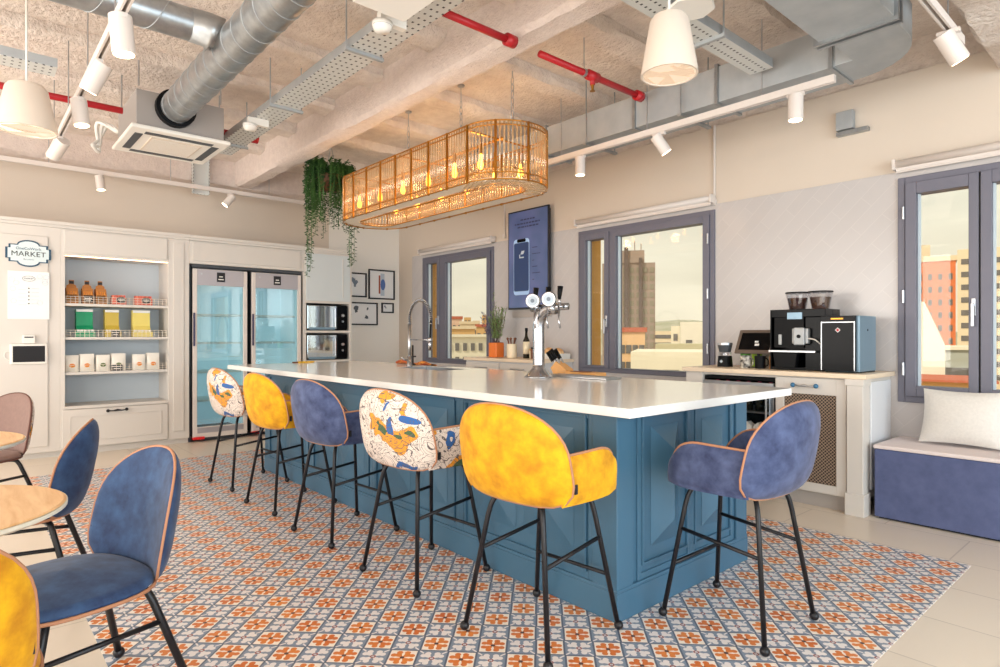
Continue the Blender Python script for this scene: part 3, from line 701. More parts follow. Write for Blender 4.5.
for k, (y0, y1) in enumerate([(.812, .922), (.934, 1.057), (1.075, 1.198), (1.214, 1.342), (1.412, 1.53), (1.547, 1.667)]):
    r = thing('snack_pouch', plab[k], 'snack pouch', (gx-.01, (y0+y1)/2, .846), 0, 'snack pouches on the lowest shelf'); w = (y1-y0)/2
    for q in range(3):
        def fn(u, v, q=q):
            y = (u*2-1)*w; z = v*(.17+.012*(k % 2)); t = .014*math.sin(PI*min(1, v*1.1))*math.sqrt(max(0, 1-(2*u-1)**2))
            return y, z, t
        vs = []; fs = []
        n = 9
        for side in (1, -1):
            for i in range(n):
                for j in range(n):
                    y, z, t = fn(i/(n-1), j/(n-1)); vs.append((side*(t+.001)-q*.034-.006*z/.17, y, z))
        for s_ in (0, 1):
            for i in range(n-1):
                for j in range(n-1):
                    a = s_*n*n+i*n+j; fs.append((a, a+n, a+n+1, a+1))
        MB().add(vs, fs).build('pouch', M['pouch'], r, smooth=True)
    MB().lathe([(.0001, .0), (.026, .0), (.026, .002)], (.0155, -.002, .065), 14, 'x', sx=1, sy=.8).build('picture', M['fruit'] if k not in (2, 3) else M['label_green'], r)
    if k == 3:
        MB().box(.03, .033, -.075, .03, .0, .062).build('price_card', M['blacklabel'], r); MB().box(.033, .0336, -.065, .02, .04, .05).box(.033, .0336, -.05, .005, .02, .027).build('card_print', M['white_plastic'], r)

# framed pictures on the far wall
def picture(y0, y1, z0, z1, label, kind):
    r = thing('framed_picture', label, 'picture', (LX+.006, (y0+y1)/2, (z0+z1)/2), 0, 'framed pictures on the far wall'); a = (y1-y0)/2; b = (z1-z0)/2; t = .02
    MB().box(0, .022, -a, -a+t, -b, b).box(0, .022, a-t, a, -b, b).box(0, .022, -a+t, a-t, -b, -b+t).box(0, .022, -a+t, a-t, b-t, b).build('frame', M['blacklabel'], r)
    MB().box(0, .006, -a+t, a-t, -b+t, b-t).build('mount', M['paper'], r)
    q = MB(); rnd = random.Random(kind)
    if kind == 1:
        MB().box(.006, .008, -a*.22, -a*.1, -b*.62, b*.62).build('art', mat('art_rust', C(170,84,56), .7), r)
        MB().box(.0055, .007, -a*.08, a*.22, -b*.75, b*.75).build('art', M['pale_print'], r)
        MB().lathe([(.07, 0), (.07, .003)], (.006, a*.1, 0), 16, 'x', sx=.6, sy=1.2).build('art', mat('art_blue', C(90,120,180), .7), r)
    else:
        for k in range(5 if kind != 3 else 2):
            y = rnd.uniform(-a*.5, a*.5); z = rnd.uniform(-b*.5, b*.5); s = min(a, b)*rnd.uniform(.15, .32)
            q.prism([(y+s*rnd.uniform(.4, 1)*math.cos(t), z+s*rnd.uniform(.4, 1)*math.sin(t)) for t in [2*PI*j/9 for j in range(9)]], .006, .007+.0004*k, 'x')
        q.build('art', M['grey_print'] if kind != 2 else mat('art_grey', C(90,96,104), .7), r)
picture(4.15, 4.575, 1.79, 2.15, 'upper left black framed grey ink drawing, half behind the oven tower', 4)
picture(4.608, 5.06, 1.77, 2.22, 'largest black framed picture with rust stripe and blue shape', 1)
picture(4.15, 4.762, 1.375, 1.714, 'lower left wide black framed sketch of a figure', 2)
picture(4.831, 5.042, 1.565, 1.72, 'smallest black framed picture, lower right', 3)

# ------------------------------------------------------------------ island
IX0, IX1, IY0, IY1, IZ = -5.60, -1.64, 2.10, 3.20, .925
isl = thing('kitchen_island', 'long petrol blue panelled kitchen island on the patterned tiles', 'island', ((IX0+IX1)/2, (IY0+IY1)/2, 0))
ib = ((IX0+IX1)/2, (IY0+IY1)/2, 0)
R(MB().box(IX0, IX1, IY0, IY1, .003, .72).box(IX0, IX1, IY0, 2.98, .72, .885).box(-4.16, IX1, 2.98, IY1, .72, .885).box(IX0, -4.99, 2.98, IY1, .72, .885), 'body', M['island'], isl, ib)
R(MB().box(IX0-.02, IX1+.018, IY0-.018, IY1+.018, .003, .125).box(IX0-.015, IX1+.017, IY0-.017, IY1+.017, .125, .14), 'plinth', M['island'], isl, ib, bevel=.003)
for (a, b, c, d) in [(IX1-.12, IX1+.014, IY0-.014, IY0+.10), (IX0-.012, IX0+.1, IY0-.014, IY0+.10), (IX1-.10, IX1+.014, IY1-.10, IY1+.014)]:
    R(MB().box(a, b, c, d, .0035, .884), 'corner_post', M['island'], isl, ib, bevel=.003)
def frame_rect(mb, fix, u0, u1, z0, z1, t, a, b, ax):
    for (p, q, r_, s_) in [(u0, u0+t, z0, z1), (u1-t, u1, z0, z1), (u0+t, u1-t, z0, z0+t), (u0+t, u1-t, z1-t, z1)]:
        if ax == 'y': mb.box(p, q, fix-b, fix-a, r_, s_)
        else: mb.box(fix+a, fix+b, p, q, r_, s_)
def hip(mb, fix, u0, u1, z0, z1, h, ax, cap):
    m_ = (u0+u1)/2
    P = lambda u, z, d: (u, fix-d, z) if ax == 'y' else (fix+d, u, z)
    mb.add([P(u0, z0, .002), P(u1, z0, .002), P(u1, z1, .002), P(u0, z1, .002), P(m_, z0+cap, h), P(m_, z1-cap, h)],
           [(0, 1, 4), (1, 2, 5, 4), (2, 3, 5), (3, 0, 4, 5)])
for k in range(4):
    b = -1.80-k*.965; a = b-.875
    q = MB(); frame_rect(q, IY0, a, b, .17, .865, .012, 0, .014, 'y'); frame_rect(q, IY0, a-.045, b+.045, .14, .885, .033, 0, .008, 'y')
    p = R(q, 'front_panel', M['island'], isl, ib, bevel=.002)
    q = MB()
    hip(q, IY0, a+.08, (a+b)/2-.03, .25, .80, .028, 'y', .17); hip(q, IY0, (a+b)/2+.03, b-.08, .25, .80, .028, 'y', .17)
    R(q, 'raised_field', M['island'], p, ib)
for (a, b) in [(2.27, 2.64), (2.70, 3.05)]:
    q = MB(); frame_rect(q, IX1, a, b, .20, .868, .012, 0, .014, 'x'); frame_rect(q, IX1, a-.03, b+.03, .14, .885, .028, 0, .008, 'x')
    p = R(q, 'end_panel', M['island'], isl, ib, bevel=.002)
    q = MB(); hip(q, IX1, a+.075, b-.075, .27, .81, .055, 'x', .11); R(q, 'raised_field', M['island'], p, ib)
ct = thing('countertop', 'long pale stone countertop lying on the blue island', 'countertop', (-3.97, 2.76, .885))
cb2 = (-3.97, 2.76, .885)
SX0, SX1, SY0, SY1 = -4.93, -4.22, 3.04, 3.38
q = MB().box(-6.44, SX0, 2.02, 3.50, .886, .925).box(SX1, -1.51, 2.02, 3.50, .886, .925).box(SX0, SX1, 2.02, SY0, .886, .925).box(SX0, SX1, SY1, 3.50, .886, .925)
R(q, 'slab', M['quartz'], ct, cb2)
R(MB().box(-6.436, -1.514, 2.024, 2.04, .885, .905).box(-1.53, -1.514, 2.04, 3.49, .885, .905), 'edge_strip', M['quartz_edge'], ct, cb2)
tag(MB().box(-6.40, -6.34, 3.0, 3.08, 0, .884).box(-6.40, -6.34, 2.14, 2.22, 0, .003).build('counter_support', M['white_metal']), 'white support post under the far overhang of the countertop', 'support')
SX0 += .003; SX1 -= .003; SY0 += .003; SY1 -= .003
sk = MB().box(SX0, SX1, SY0, SY1, .74, .745).box(SX0, SX0+.004, SY0, SY1, .745, .922).box(SX1-.004, SX1, SY0, SY1, .745, .922).box(SX0, SX1, SY0, SY0+.004, .745, .922).box(SX0, SX1, SY1-.004, SY1, .745, .922).lathe([(.03, .746), (.03, .749)], ((SX0+SX1)/2, 3.2, 0), 16)
tag(sk.build('sink', M['steel']), 'steel sink bowl sunk into the island countertop beside the spring faucet', 'sink')
# spring faucet
fc = thing('kitchen_faucet', 'tall chrome spring neck faucet standing by the island sink', 'faucet', (-4.94, 3.20, .925))
MB().lathe([(.03, .0005), (.03, .01), (.024, .02), (.022, .1)], (0,0,0), 20).build('base', M['chrome'], fc, smooth=True)
MB().tube([(0,0,.02), (0,0,.40)], .017, 14).build('riser', M['steel'], fc, smooth=True)
arc = [(0, 0, .40)]+[(.19-.19*math.cos(t), -.02*math.sin(t/2), .43+.19*math.sin(t)) for t in [PI*j/14 for j in range(15)]]+[(.385, -.03, .34), (.38, -.03, .26)]
MB().tube(smoothpath(arc, 3), .009, 8).build('hose', M['black_plastic'], fc, smooth=True)
coil = []; AP = smoothpath(arc, 14)
for i, p in enumerate(AP[:-20]):
    d = (AP[min(i+1, len(AP)-1)]-AP[max(i-1, 0)]).normalized(); s = d.cross(Vector((0,1,0))).normalized(); u_ = Vector((0,1,0))
    t = i*1.05; coil.append(p+(s*math.cos(t)+u_*math.sin(t))*.016)
MB().tube(coil, .0035, 5).build('spring', M['chrome'], fc, smooth=True)
MB().tube([(.38,-.03,.27), (.38,-.03,.16)], [.014, .020], 12).build('spray_head', M['chrome'], fc, smooth=True)
MB().tube([(0,0,.255), (.37,-.03,.255)], .006).tube([(.38,-.03,.235), (.38,-.03,.275)], .024, 12).build('holder_arm', M['chrome'], fc, smooth=True)
MB().tube([(0,0,.06), (0,-.05,.065), (.0,-.09,.09)], .007).build('lever', M['chrome'], fc, smooth=True)
sf = thing('small_faucet', 'small dark slim tap behind the spring faucet', 'faucet', (-5.13, 3.36, .925))
MB().lathe([(.028, .0005), (.028, .008), (.01, .02), (.008, .20)], (0,0,0), 14).build('stem', M['black_metal'], sf, smooth=True)
MB().tube([(-.05,0,.09), (.05,0,.09)], .007).build('lever', M['black_metal'], sf, smooth=True)
# cloth bundle + fruit at the far end
cl = MB().grid(lambda u, v: (-5.5+.63*u, 3.43+.04*math.sin(2*PI*v), .927+.022*(1+math.cos(2*PI*v+.8*math.sin(9*u)))*(.7+.3*math.sin(11*u))), 24, 12)
tag(cl.build('napkin_bundle', M['cushion_red'], smooth=True), 'crumpled red and orange napkins at the far edge of the island by the faucet', 'napkins')
bn = thing('kitchen_utensil', 'flat yellow kitchen utensil with dark tip at the far left edge of the countertop', 'utensil', (-6.39, 2.79, .9255))
MB().prism([(-.02, -.07), (.02, -.07), (.024, .1), (0, .125), (-.024, .1)], 0, .016, 'z').build('blade', M['banana'], bn, bevel=.003)
MB().prism([(-.014, -.12), (.014, -.12), (.02, -.07), (-.02, -.07)], 0, .014, 'z').build('tip', M['walnut'], bn)

# beer tap tower
tp = thing('beer_tap_tower', 'polished chrome beer tap tower with gauges on the island countertop', 'beer tap', (-3.06, 3.05, .925))
MB().lathe([(.10, .0005), (.10, .008), (.085, .02), (.045, .07), (.042, .09)], (0,0,0), 24).build('base', M['chrome'], tp, smooth=True)
MB().tube(smoothpath([(0,0,.06), (0,0,.25), (0,0,.36), (.02,0,.43), (.09,-.0,.475), (.16,0,.48)], 6), .042, 18).build('column', M['chrome'], tp, smooth=True)
MB().tube([(-.05,-.02,.485), (.25,.03,.492)], .024, 14).build('manifold', M['chrome'], tp, smooth=True)
for i, (x, y, z) in enumerate([(.0,-.055,.535), (.155,-.055,.54)]):
    g = MB().lathe([(.0001, .025), (.045, .025), (.051, .018), (.051, -.01), (.04, -.025), (.0001, -.025)], (0,0,0), 24, 'x').build('gauge', M['chrome'], tp, smooth=False); g.location = (x, y, z); g.rotation_euler = (0, 0, -.95)
    f_ = MB().lathe([(.0001, .026), (.036, .026), (.036, .028), (.0001, .028)], (0,0,0), 20, 'x').build('dial_face', M['pale_print'], g)
    MB().lathe([(.0001, .0285), (.014, .0285), (.014, .0295), (.0001, .0295)], (0,.0,.0), 12, 'x').build('dial_mark', M['grey_print'], g)
    MB().tube([(x, y+.03, z-.05), (x, 0, .49)], .012).build('gauge_stem', M['chrome'], tp, smooth=True)
for x, y in [(.02, .0), (.12, .02), (.23, .02)]:
    MB().tube([(x, y, .49), (x, y-.06, .49)], .013).tube([(x, y-.05, .50), (x, y-.055, .545)], .009).build('faucet_body', M['chrome'], tp, smooth=True)
    MB().tube([(x, y-.055, .54), (x, y-.05, .585), (x, y-.045, .625)], [.012, .017, .020], 10).build('tap_handle', M['black_plastic'], tp, smooth=True)
    MB().tube([(x, y-.055, .49), (x+.012, y-.075, .40), (x+.03, y-.08, .345)], .0065).build('spout', M['chrome'], tp, smooth=True)
dt = thing('drip_tray', 'long slim steel drip tray behind the beer tap tower', 'tray', (-2.87, 3.26, .925))
MB().box(-.26, .30, -.08, .08, .0005, .014).build('tray', M['steel'], dt, bevel=.003)
MB().box(-.24, .28, -.065, .065, .014, .017).build('grille', M['galv'], dt)

# knife block and board
kb = thing('knife_block', 'wooden block with dark handled knives at the back of the island', 'knife block', (-3.19, 3.42, .925), .1)
Rk = Matrix.Rotation(-.6, 3, 'Y')
q = MB().prism([(-.04, .0005), (.08, .0005), (.08, .04), (-.02, .10), (-.07, .05)], -.045, .045, 'y'); q.build('block', M['wood'], kb, bevel=.003)
for k in range(6):
    c = Vector((-.055+.02*(k % 3), -.025+.05*(k//3), .085+.012*(k % 3)))
    d = Vector((-.6, 0, .8)).normalized()
    MB().tube([c-d*.03, c+d*.015], .008, 6).build('knife_bolster', M['steel'], kb); MB().tube([c+d*.015, c+d*.10], [.010, .012], 8).build('knife_handle', M['black_plastic'], kb, smooth=True)
bd = thing('cutting_board', 'round edged beech board with a dark inlay lying at the back of the island', 'cutting board', (-2.98, 3.43, .925))
MB().box(-.13, .17, -.06, .06, .0005, .03).build('board', M['wood'], bd, bevel=.01)
MB().box(-.08, .08, -.055, -.0, .0302, .034).build('inlay', M['walnut'], bd)

# ------------------------------------------------------------------ seats
def disc_shell(w, z0, h, y0, lean, wrap, t_out, t_in, ex=2.25, n=40, m=9, low=0.0, cx=0, exl=2.4):
    """oval cushion-like shell: returns closed mesh builder and its rim path"""
    def rim(a):
        c, s = math.cos(a), math.sin(a)
        e_ = ex if s > 0 else ex+exl*min(1, -s*2.5)
        r = (abs(c)**e_+abs(s)**e_)**(-1/e_)
        wx = w/2*(1+low*(-s))
        return r*c*wx, r*s*h/2
    def pt(a, rr, side):
        px, pz = rim(a); px *= rr; pz *= rr
        zz = z0+h/2+pz
        y = y0-lean*((pz+h/2)/h)+wrap*(abs(px)/(w/2))**2
        k = math.sqrt(max(0, 1-rr**2.6))
        y += (t_in*k if side > 0 else -t_out*k)
        return (cx+px, y, zz)
    q = MB(); vs = []; fs = []
    rings = [i/(m-1) for i in range(m)]; rings = [math.sin(r*PI/2) for r in rings]
    for side in (1, -1):
        for r in rings:
            for j in range(n): vs.append(pt(2*PI*j/n, max(r, 1e-4), side))
    for s_ in (0, 1):
        o = s_*m*n
        for i in range(m-1):
            for j in range(n): fs.append((o+i*n+j, o+i*n+(j+1) % n, o+(i+1)*n+(j+1) % n, o+(i+1)*n+j))
    q.add(vs, fs)
    return q, [pt(2*PI*j/n, 1, 1) for j in range(n)]

def pad(w, d, z0, z1, y0, ex=3, n=40, dome=.02, front=0.0):
    """seat pad: rounded outline with domed top"""
    def out(a, rr):
        c, s = math.cos(a), math.sin(a); r = (abs(c)**ex+abs(s)**ex)**(-1/ex)*rr
        return r*c*w/2*(1-front*s), y0+r*s*d/2
    pr = [(0.001, z0), (.8, z0), (.94, z0+.006), (1.0, z0+.02), (1.0, z1-.02), (.96, z1-.005), (.88, z1), (.6, z1+dome*.5), (.001, z1+dome)]
    vs = [(*out(2*PI*j/n, r), z) for r, z in pr for j in range(n)]
    fs = [(i*n+j, i*n+(j+1) % n, (i+1)*n+(j+1) % n, (i+1)*n+j) for i in range(len(pr)-1) for j in range(n)]
    return MB().add(vs, fs), [(*out(2*PI*j/n, 1.015), 0) for j in range(n)]

def make_stool(fab, label, group=None, tagged=False):
    r = thing('bar_stool', label, 'stool', (0,0,0), 0, group)
    q, rim = disc_shell(.58, .575, .383, -.20, .07, .055, .055, .022, low=.04)
    back = q.build('backrest', fab, r, smooth=True)
    MB().tube(rim, .0048, 6, closed=True).build('piping', M['piping'], back, smooth=True)
    q, out = pad(.50, .44, .585, .665, .015, front=.06)
    seat = q.build('seat', fab, r, smooth=True)
    MB().tube([(x*.99, y, .597) for x, y, z in out], .006, 6, closed=True).build('piping', M['piping'], seat, smooth=True)
    for sg in (-1, 1):
        plan = smoothpath([(sg*.245, -.17, 0), (sg*.256, -.08, 0), (sg*.262, .03, 0), (sg*.250, .13, 0), (sg*.205, .20, 0)], 5); N = len(plan); m = 9
        vs = []; fs = []; top = []
        for side in (1, -1):
            for i, p in enumerate(plan):
                s = i/(N-1); d = (plan[min(i+1, N-1)]-plan[max(i-1, 0)]).normalized(); nn = Vector((d.y, -d.x, 0))*sg
                hh = .205*(1-max(0, (s-.45)/.55)**2.6*.93)*(1-.08*(1-s)) 
                for j in range(m):
                    v = j/(m-1); th = .021*math.sqrt(max(0, 1-(2*v-1)**6))*math.sqrt(max(0.02, 1-max(0, (s-.55)/.45)**6))
                    fl_ = .004*v**1.5
                    P = Vector((p.x, p.y, .586+hh*v))+nn*(side*th+fl_)
                    vs.append(P)
                    if side == 1 and j == m-1: top.append(P.copy())
        for s_ in (0, 1):
            o = s_*N*m
            for i in range(N-1):
                for j in range(m-1): fs.append((o+i*m+j, o+(i+1)*m+j, o+(i+1)*m+j+1, o+i*m+j+1))
        o = N*m
        for i in range(N-1): fs.append((i*m, (i+1)*m, o+(i+1)*m, o+i*m))
        fs.append(tuple(range(m))+tuple(o+j for j in range(m))[::-1]); fs.append(tuple((N-1)*m+j for j in range(m))+tuple(o+(N-1)*m+j for j in range(m))[::-1])
        arm = MB().add(vs, fs).build('armrest', fab, r, smooth=True)
        MB().tube(top, .0055, 6).build('piping', M['piping'], arm, smooth=True)
    MB().box(.286, .291, -.15, -.135, .64, .675).build('fabric_tag', M['blacklabel'], r)
    zt = .584
    for sx in (-1, 1):
        for sy in (-1, 1):
            leg = MB().tube(smoothpath([(sx*.07, sy*.08, zt-.012), (sx*.115, sy*.13, zt-.016), (sx*.137, sy*.152, zt-.05), (sx*.15, sy*.163, .48)], 4)+[Vector((sx*.222, sy*.222, .03))], .0105, 8).build('leg', M['black_metal'], r, smooth=True)
            MB().ball((sx*.225, sy*.225, .0225), .0195).build('foot', M['black_metal'], leg, smooth=True)
    lp = lambda sx, sy, z: (sx*(.15+(.222-.15)*(.48-z)/.45), sy*(.163+(.222-.163)*(.48-z)/.45), z)
    for sx in (-1, 1): MB().tube([lp(sx, -1, .345), lp(sx, 1, .385)], .0085, 8).build('side_rung', M['black_metal'], r, smooth=True)
    MB().tube([lp(-1, 1, .232), lp(1, 1, .232)], .0085, 8).build('foot_rest', M['black_metal'], r, smooth=True)
    MB().tube([(-.11, -.10, zt-.01), (.11, -.10, zt-.01)], .009, 8).tube([(-.11, .10, zt-.01), (.11, .10, zt-.01)], .009, 8).build('under_frame', M['black_metal'], r, smooth=True)
    return r
FZ = .0015
G = 'velvet bar stools around the island'
RS = math.radians(4)
sy = make_stool(M['yellow'], 'mustard yellow velvet bar stool nearest the viewer at the island corner', G); sy.location = (-1.795, 1.806, FZ); sy.rotation_euler = (0,0,RS)
dup(sy, (-4.345, 1.80, FZ), RS, 'mustard yellow bar stool further down, second from the fridges', G)
sbd = make_stool(M['bird'], 'white bird print bar stool between the yellow and the blue stool, middle of the row', G); sbd.location = (-2.635, 1.80, FZ); sbd.rotation_euler = (0,0,RS)
dup(sbd, (-5.205, 1.80, FZ), RS, 'white bird print bar stool at the far end of the row beside the fridges', G)
sbl = make_stool(M['blue'], 'dusty blue velvet bar stool in the middle of the long row, facing the island front', G); sbl.location = (-3.505, 1.80, FZ); sbl.rotation_euler = (0,0,RS)
dup(sbl, (-1.312, 2.515, FZ), PI/2, 'dusty blue velvet bar stool standing alone at the short end of the island', G)

def make_chair(fab, label, back=None, pipe='piping'):
    r = thing('dining_chair', label, 'chair', (0,0,0), 0)
    q, rim = disc_shell(.47, .405, .415, -.205, .075, .08, .05, .022, low=.05)
    bk = q.build('backrest', fab, r, smooth=True)
    if back:
        q2, _ = disc_shell(.462, .409, .407, -.211, .075, .08, .052, .0, low=.05); q2.build('back_cover', back, bk, smooth=True)
    MB().tube(rim, .0048, 6, closed=True).build('piping', M[pipe], bk, smooth=True)
    q, out = pad(.51, .46, .402, .447, .04, ex=2.7, front=.03, dome=.03)
    st = q.build('seat', fab, r, smooth=True)
    MB().tube([(x*.99, y, .414) for x, y, z in out], .006, 6, closed=True).build('piping', M[pipe], st, smooth=True)
    MB().box(.228, .233, -.16, -.145, .50, .535).build('fabric_tag', M['blacklabel'], r)
    zt = .393
    for sx in (-1, 1):
        for sy_ in (-1, 1):
            leg = MB().tube(smoothpath([(sx*.09, sy_*.09, zt-.001), (sx*.145, sy_*.135, zt-.004), (sx*.165, sy_*.15, zt-.03), (sx*.175, sy_*.16, .33)], 4)+[Vector((sx*.247, sy_*.247, .03))], .0125, 10).build('leg', M['black_metal'], r, smooth=True)
            MB().ball((sx*.25, sy_*.25, .0225), .0205).build('foot', M['black_metal'], leg, smooth=True)
        MB().tube([(sx*.188, -.173, .28), (sx*.188, .173, .28)], .009, 8).build('side_rung', M['black_metal'], r, smooth=True)
    MB().tube([(-.10, -.09, zt), (.10, -.09, zt)], .010, 8).tube([(-.10, .09, zt), (.10, .09, zt)], .010, 8).build('under_frame', M['black_metal'], r, smooth=True)
    return r
def face(o, x, y, deg): o.location = (x, y, FZ); o.rotation_euler = (0, 0, math.radians(deg)-PI/2)
c1 = make_chair(M['blue_deep'], 'large dark blue velvet dining chair in the left foreground, turned to the near table'); face(c1, -2.385, .28, -74)
c2 = dup(c1, (0,0,0), 0, 'dark blue velvet dining chair behind the foreground one, tucked under the near table'); face(c2, -3.535, .20, -104)
c3 = make_chair(M['taupe'], 'taupe dining chair with patterned back at the far left, behind the small far table', M['bird'], 'piping_dark'); face(c3, -5.25, .08, -55)
c4 = make_chair(M['yellow'], 'mustard yellow velvet dining chair cut off at the bottom left, back to the viewer'); face(c4, -1.895, -.105, 180)
def table(x, y, r_, label):
    t = thing('round_table', label, 'table', (x, y, 0), 0, 'round bistro tables')
    MB().lathe([(.0001, .7345), (r_-.006, .7345), (r_-.003, .7365), (r_-.01, .740), (.0001, .740)], (0,0,0), 64).build('tabletop', M['oak'], t)
    MB().lathe([(.0001, .714), (r_-.02, .714), (r_, .724), (r_, .7344), (.0001, .7344)], (0,0,0), 64).build('edge', M['table_edge'], t)
    MB().lathe([(.03, .02), (.03, .714)], (0,0,0), 20).build('pedestal', M['black_metal'], t, smooth=False)
    MB().lathe([(.0001, .0035), (.20, .0035), (.20, .012), (.03, .026), (.0001, .026)], (0,0,0), 40).build('base', M['black_metal'], t)
table(-2.27, -.11, .355, 'round oak topped table in front of the two blue chairs')
table(-3.73, -.17, .41, 'small round oak table further away by the taupe chair')

# ------------------------------------------------------------------ back counter with things
bc = thing('back_counter', 'low grey and cream counter under the left window and television', 'counter', (-5.23, 4.83, 0))
bb = (-5.23, 4.83, 0)
R(MB().box(-5.85, -4.62, 4.60, WY-.014, .1, .925), 'carcass', mat('grey_drawer_lacquer', C(206,204,204), .45), bc, bb, bevel=.002)
R(MB().box(-5.83, -4.64, 4.64, WY-.02, 0, .1), 'plinth', M['cabinet'], bc, bb)
R(MB().box(-5.87, -4.60, 4.57, WY-.014, .925, .96), 'worktop', M['cream_top'], bc, bb, bevel=.003)
for a, b in [(-5.84, -5.25), (-5.22, -4.63)]:
    d_ = R(MB().box(a, b, 4.585, 4.60, .72, .905), 'drawer', M['cabinet'], bc, bb, bevel=.003)
    R(MB().tube([((a+b)/2-.1, 4.56, .85), ((a+b)/2+.1, 4.56, .85)], .006).tube([((a+b)/2-.1, 4.56, .85), ((a+b)/2-.1, 4.585, .85)], .006).tube([((a+b)/2+.1, 4.56, .85), ((a+b)/2+.1, 4.585, .85)], .006), 'handle', M['steel'], d_, bb)
    R(MB().box(a, b, 4.585, 4.60, .13, .70), 'door', M['cabinet'], bc, bb, bevel=.003)
def leafy(mb, base, d, n, ln, w, rnd):
    """small leaves along a stem direction"""
    pass
def leaf(mb, p, d, up, ln, w):
    d = Vector(d).normalized(); s = d.cross(Vector(up)).normalized()
    if s.length < .1: s = Vector((1,0,0))
    nrm = s.cross(d).normalized()
    mb.add([p, p+d*ln*.5+s*w+nrm*w*.3, p+d*ln, p+d*ln*.5-s*w+nrm*w*.3, p+d*ln*.5-nrm*w*.2], [(0, 1, 4), (1, 2, 4), (2, 3, 4), (3, 0, 4)])
pl = thing('potted_herb', 'leafy sage plant in an orange square pot on the back counter', 'potted plant', (-5.575, 4.84, .96))
MB().box(-.07, .07, -.065, .065, .0005, .175).build('pot', M['terracotta'], pl, bevel=.01)
MB().box(-.06, .06, -.055, .055, .17, .178).build('soil', M['walnut'], pl)
rnd = random.Random(5); fo = MB(); st = MB(); tw = MB()
for k in range(26):
    a = rnd.uniform(0, 2*PI); sp = rnd.uniform(.02, .13); h = rnd.uniform(.25, .42) if k else .6
    b = Vector((rnd.uniform(-.04, .04), rnd.uniform(-.03, .03), .175)); t = b+Vector((sp*math.cos(a)+.02, sp*math.sin(a)*.8, h))
    st.tube([b, (b+t)/2+Vector((.01, 0, 0)), t], .003, 4)
    for j in range(22):
        f = .15+.85*j/22; p = b.lerp(t, f); an = rnd.uniform(0, 2*PI)
        leaf(fo, p, (math.cos(an), math.sin(an), .9), (0,0,1), rnd.uniform(.035, .06), .009)
fo.build('foliage', M['leaf_sage'], pl); st.build('stem', M['twig'], pl)
for k in range(9):
    b = Vector((-.05, 0, .175)); t = b+Vector((-rnd.uniform(.08, .30), rnd.uniform(-.08, .08), rnd.uniform(.12, .42)))
    tw.tube([b, b.lerp(t, .5)+Vector((.03,0,.04)), t], .0028, 4)
    for j in range(7): leaf(tw, b.lerp(t, .4+.6*j/7), (rnd.uniform(-1, 1), rnd.uniform(-1, 1), .5), (0,0,1), .03, .007)
tw.build('lavender_twig', mat('violet_twig', C(92,84,110), .8), pl)
ut = thing('utensil_jar', 'cream jar holding dark handled utensils beside the herb pot', 'jar', (-5.30, 4.84, .96))
MB().lathe([(.0001, .0005), (.055, .0005), (.06, .01), (.058, .16), (.052, .163), (.05, .15), (.0001, .148)], (0,0,0), 24).build('jar', M['sauce'], ut, smooth=False)
for k in range(5):
    a = k*1.3; MB().tube([(.02*math.cos(a), .02*math.sin(a), .1), (.05*math.cos(a), .045*math.sin(a), .215)], [.005, .009]).ball((.052*math.cos(a), .047*math.sin(a), .222), .015).build('utensil', M['walnut'], ut, smooth=True)
bo = thing('oil_bottle', 'dark olive oil bottle with a cream label on the back counter', 'bottle', (-5.055, 4.84, .96))
MB().lathe([(.0001, .0005), (.036, .0005), (.038, .01), (.038, .20), (.016, .25), (.014, .31), (.0001, .311)], (0,0,0), 24).build('glass', M['glassgreen'], bo, smooth=True)
MB().lathe([(.0388, .05), (.0388, .19)], (0,0,0), 24).build('label_band', M['sauce'], bo, smooth=True)
MB().lathe([(.0001, .308), (.017, .308), (.017, .345), (.0001, .346)], (0,0,0), 16).build('cap', M['black_plastic'], bo)
for x, h, lb in [(-4.98, .11, 'small cream spice jar with seeds beside the oil bottle'), (-4.90, .13, 'small dark spice jar just left of the tap column')]:
    r = thing('spice_jar', lb, 'jar', (x, 4.86 if h < .12 else 4.80, .96)); MB().lathe([(.0001, .0005), (.032, .0005), (.034, h-.03), (.026, h-.02), (.0001, h-.02)], (0,0,0), 18).build('jar', M['sauce'] if h < .12 else M['walnut'], r); MB().lathe([(.0001, h-.02), (.027, h-.02), (.027, h), (.0001, h)], (0,0,0), 18).build('lid', M['wood'] if h < .12 else M['black_plastic'], r)
r = thing('bread_tray', 'low white tray on the right end of the back counter holding bread loaves', 'tray', (-4.86, 4.98, .96))
MB().box(-.08, .24, -.12, .12, .0005, .012).box(-.08, -.07, -.12, .12, .012, .06).box(.23, .24, -.12, .12, .012, .06).box(-.07, .23, -.12, -.11, .012, .06).box(-.07, .23, .11, .12, .012, .06).build('tray', M['white_plastic'], r, bevel=.003)
for k, (x, y, s, lb) in enumerate([(-4.83, 4.98, .068, 'round crusty bread loaf, leftmost in the white tray'), (-4.688, 4.98, .066, 'round crusty bread loaf, rightmost in the white tray')]):
    b = MB(); rn = random.Random(k)
    b.ball((0, 0, .0), s, 18, 1.0); b.v = [(v[0]+rn.uniform(-.003, .003), v[1]+rn.uniform(-.003, .003), max(-.04, v[2]*1.05)+rn.uniform(-.003, .003)) for v in b.v]
    o = b.build('bread_loaf', M['bread'], None, smooth=True); o.location = (x, y, 1.013); tag(o, lb, 'bread', 'bread loaves in the white tray')

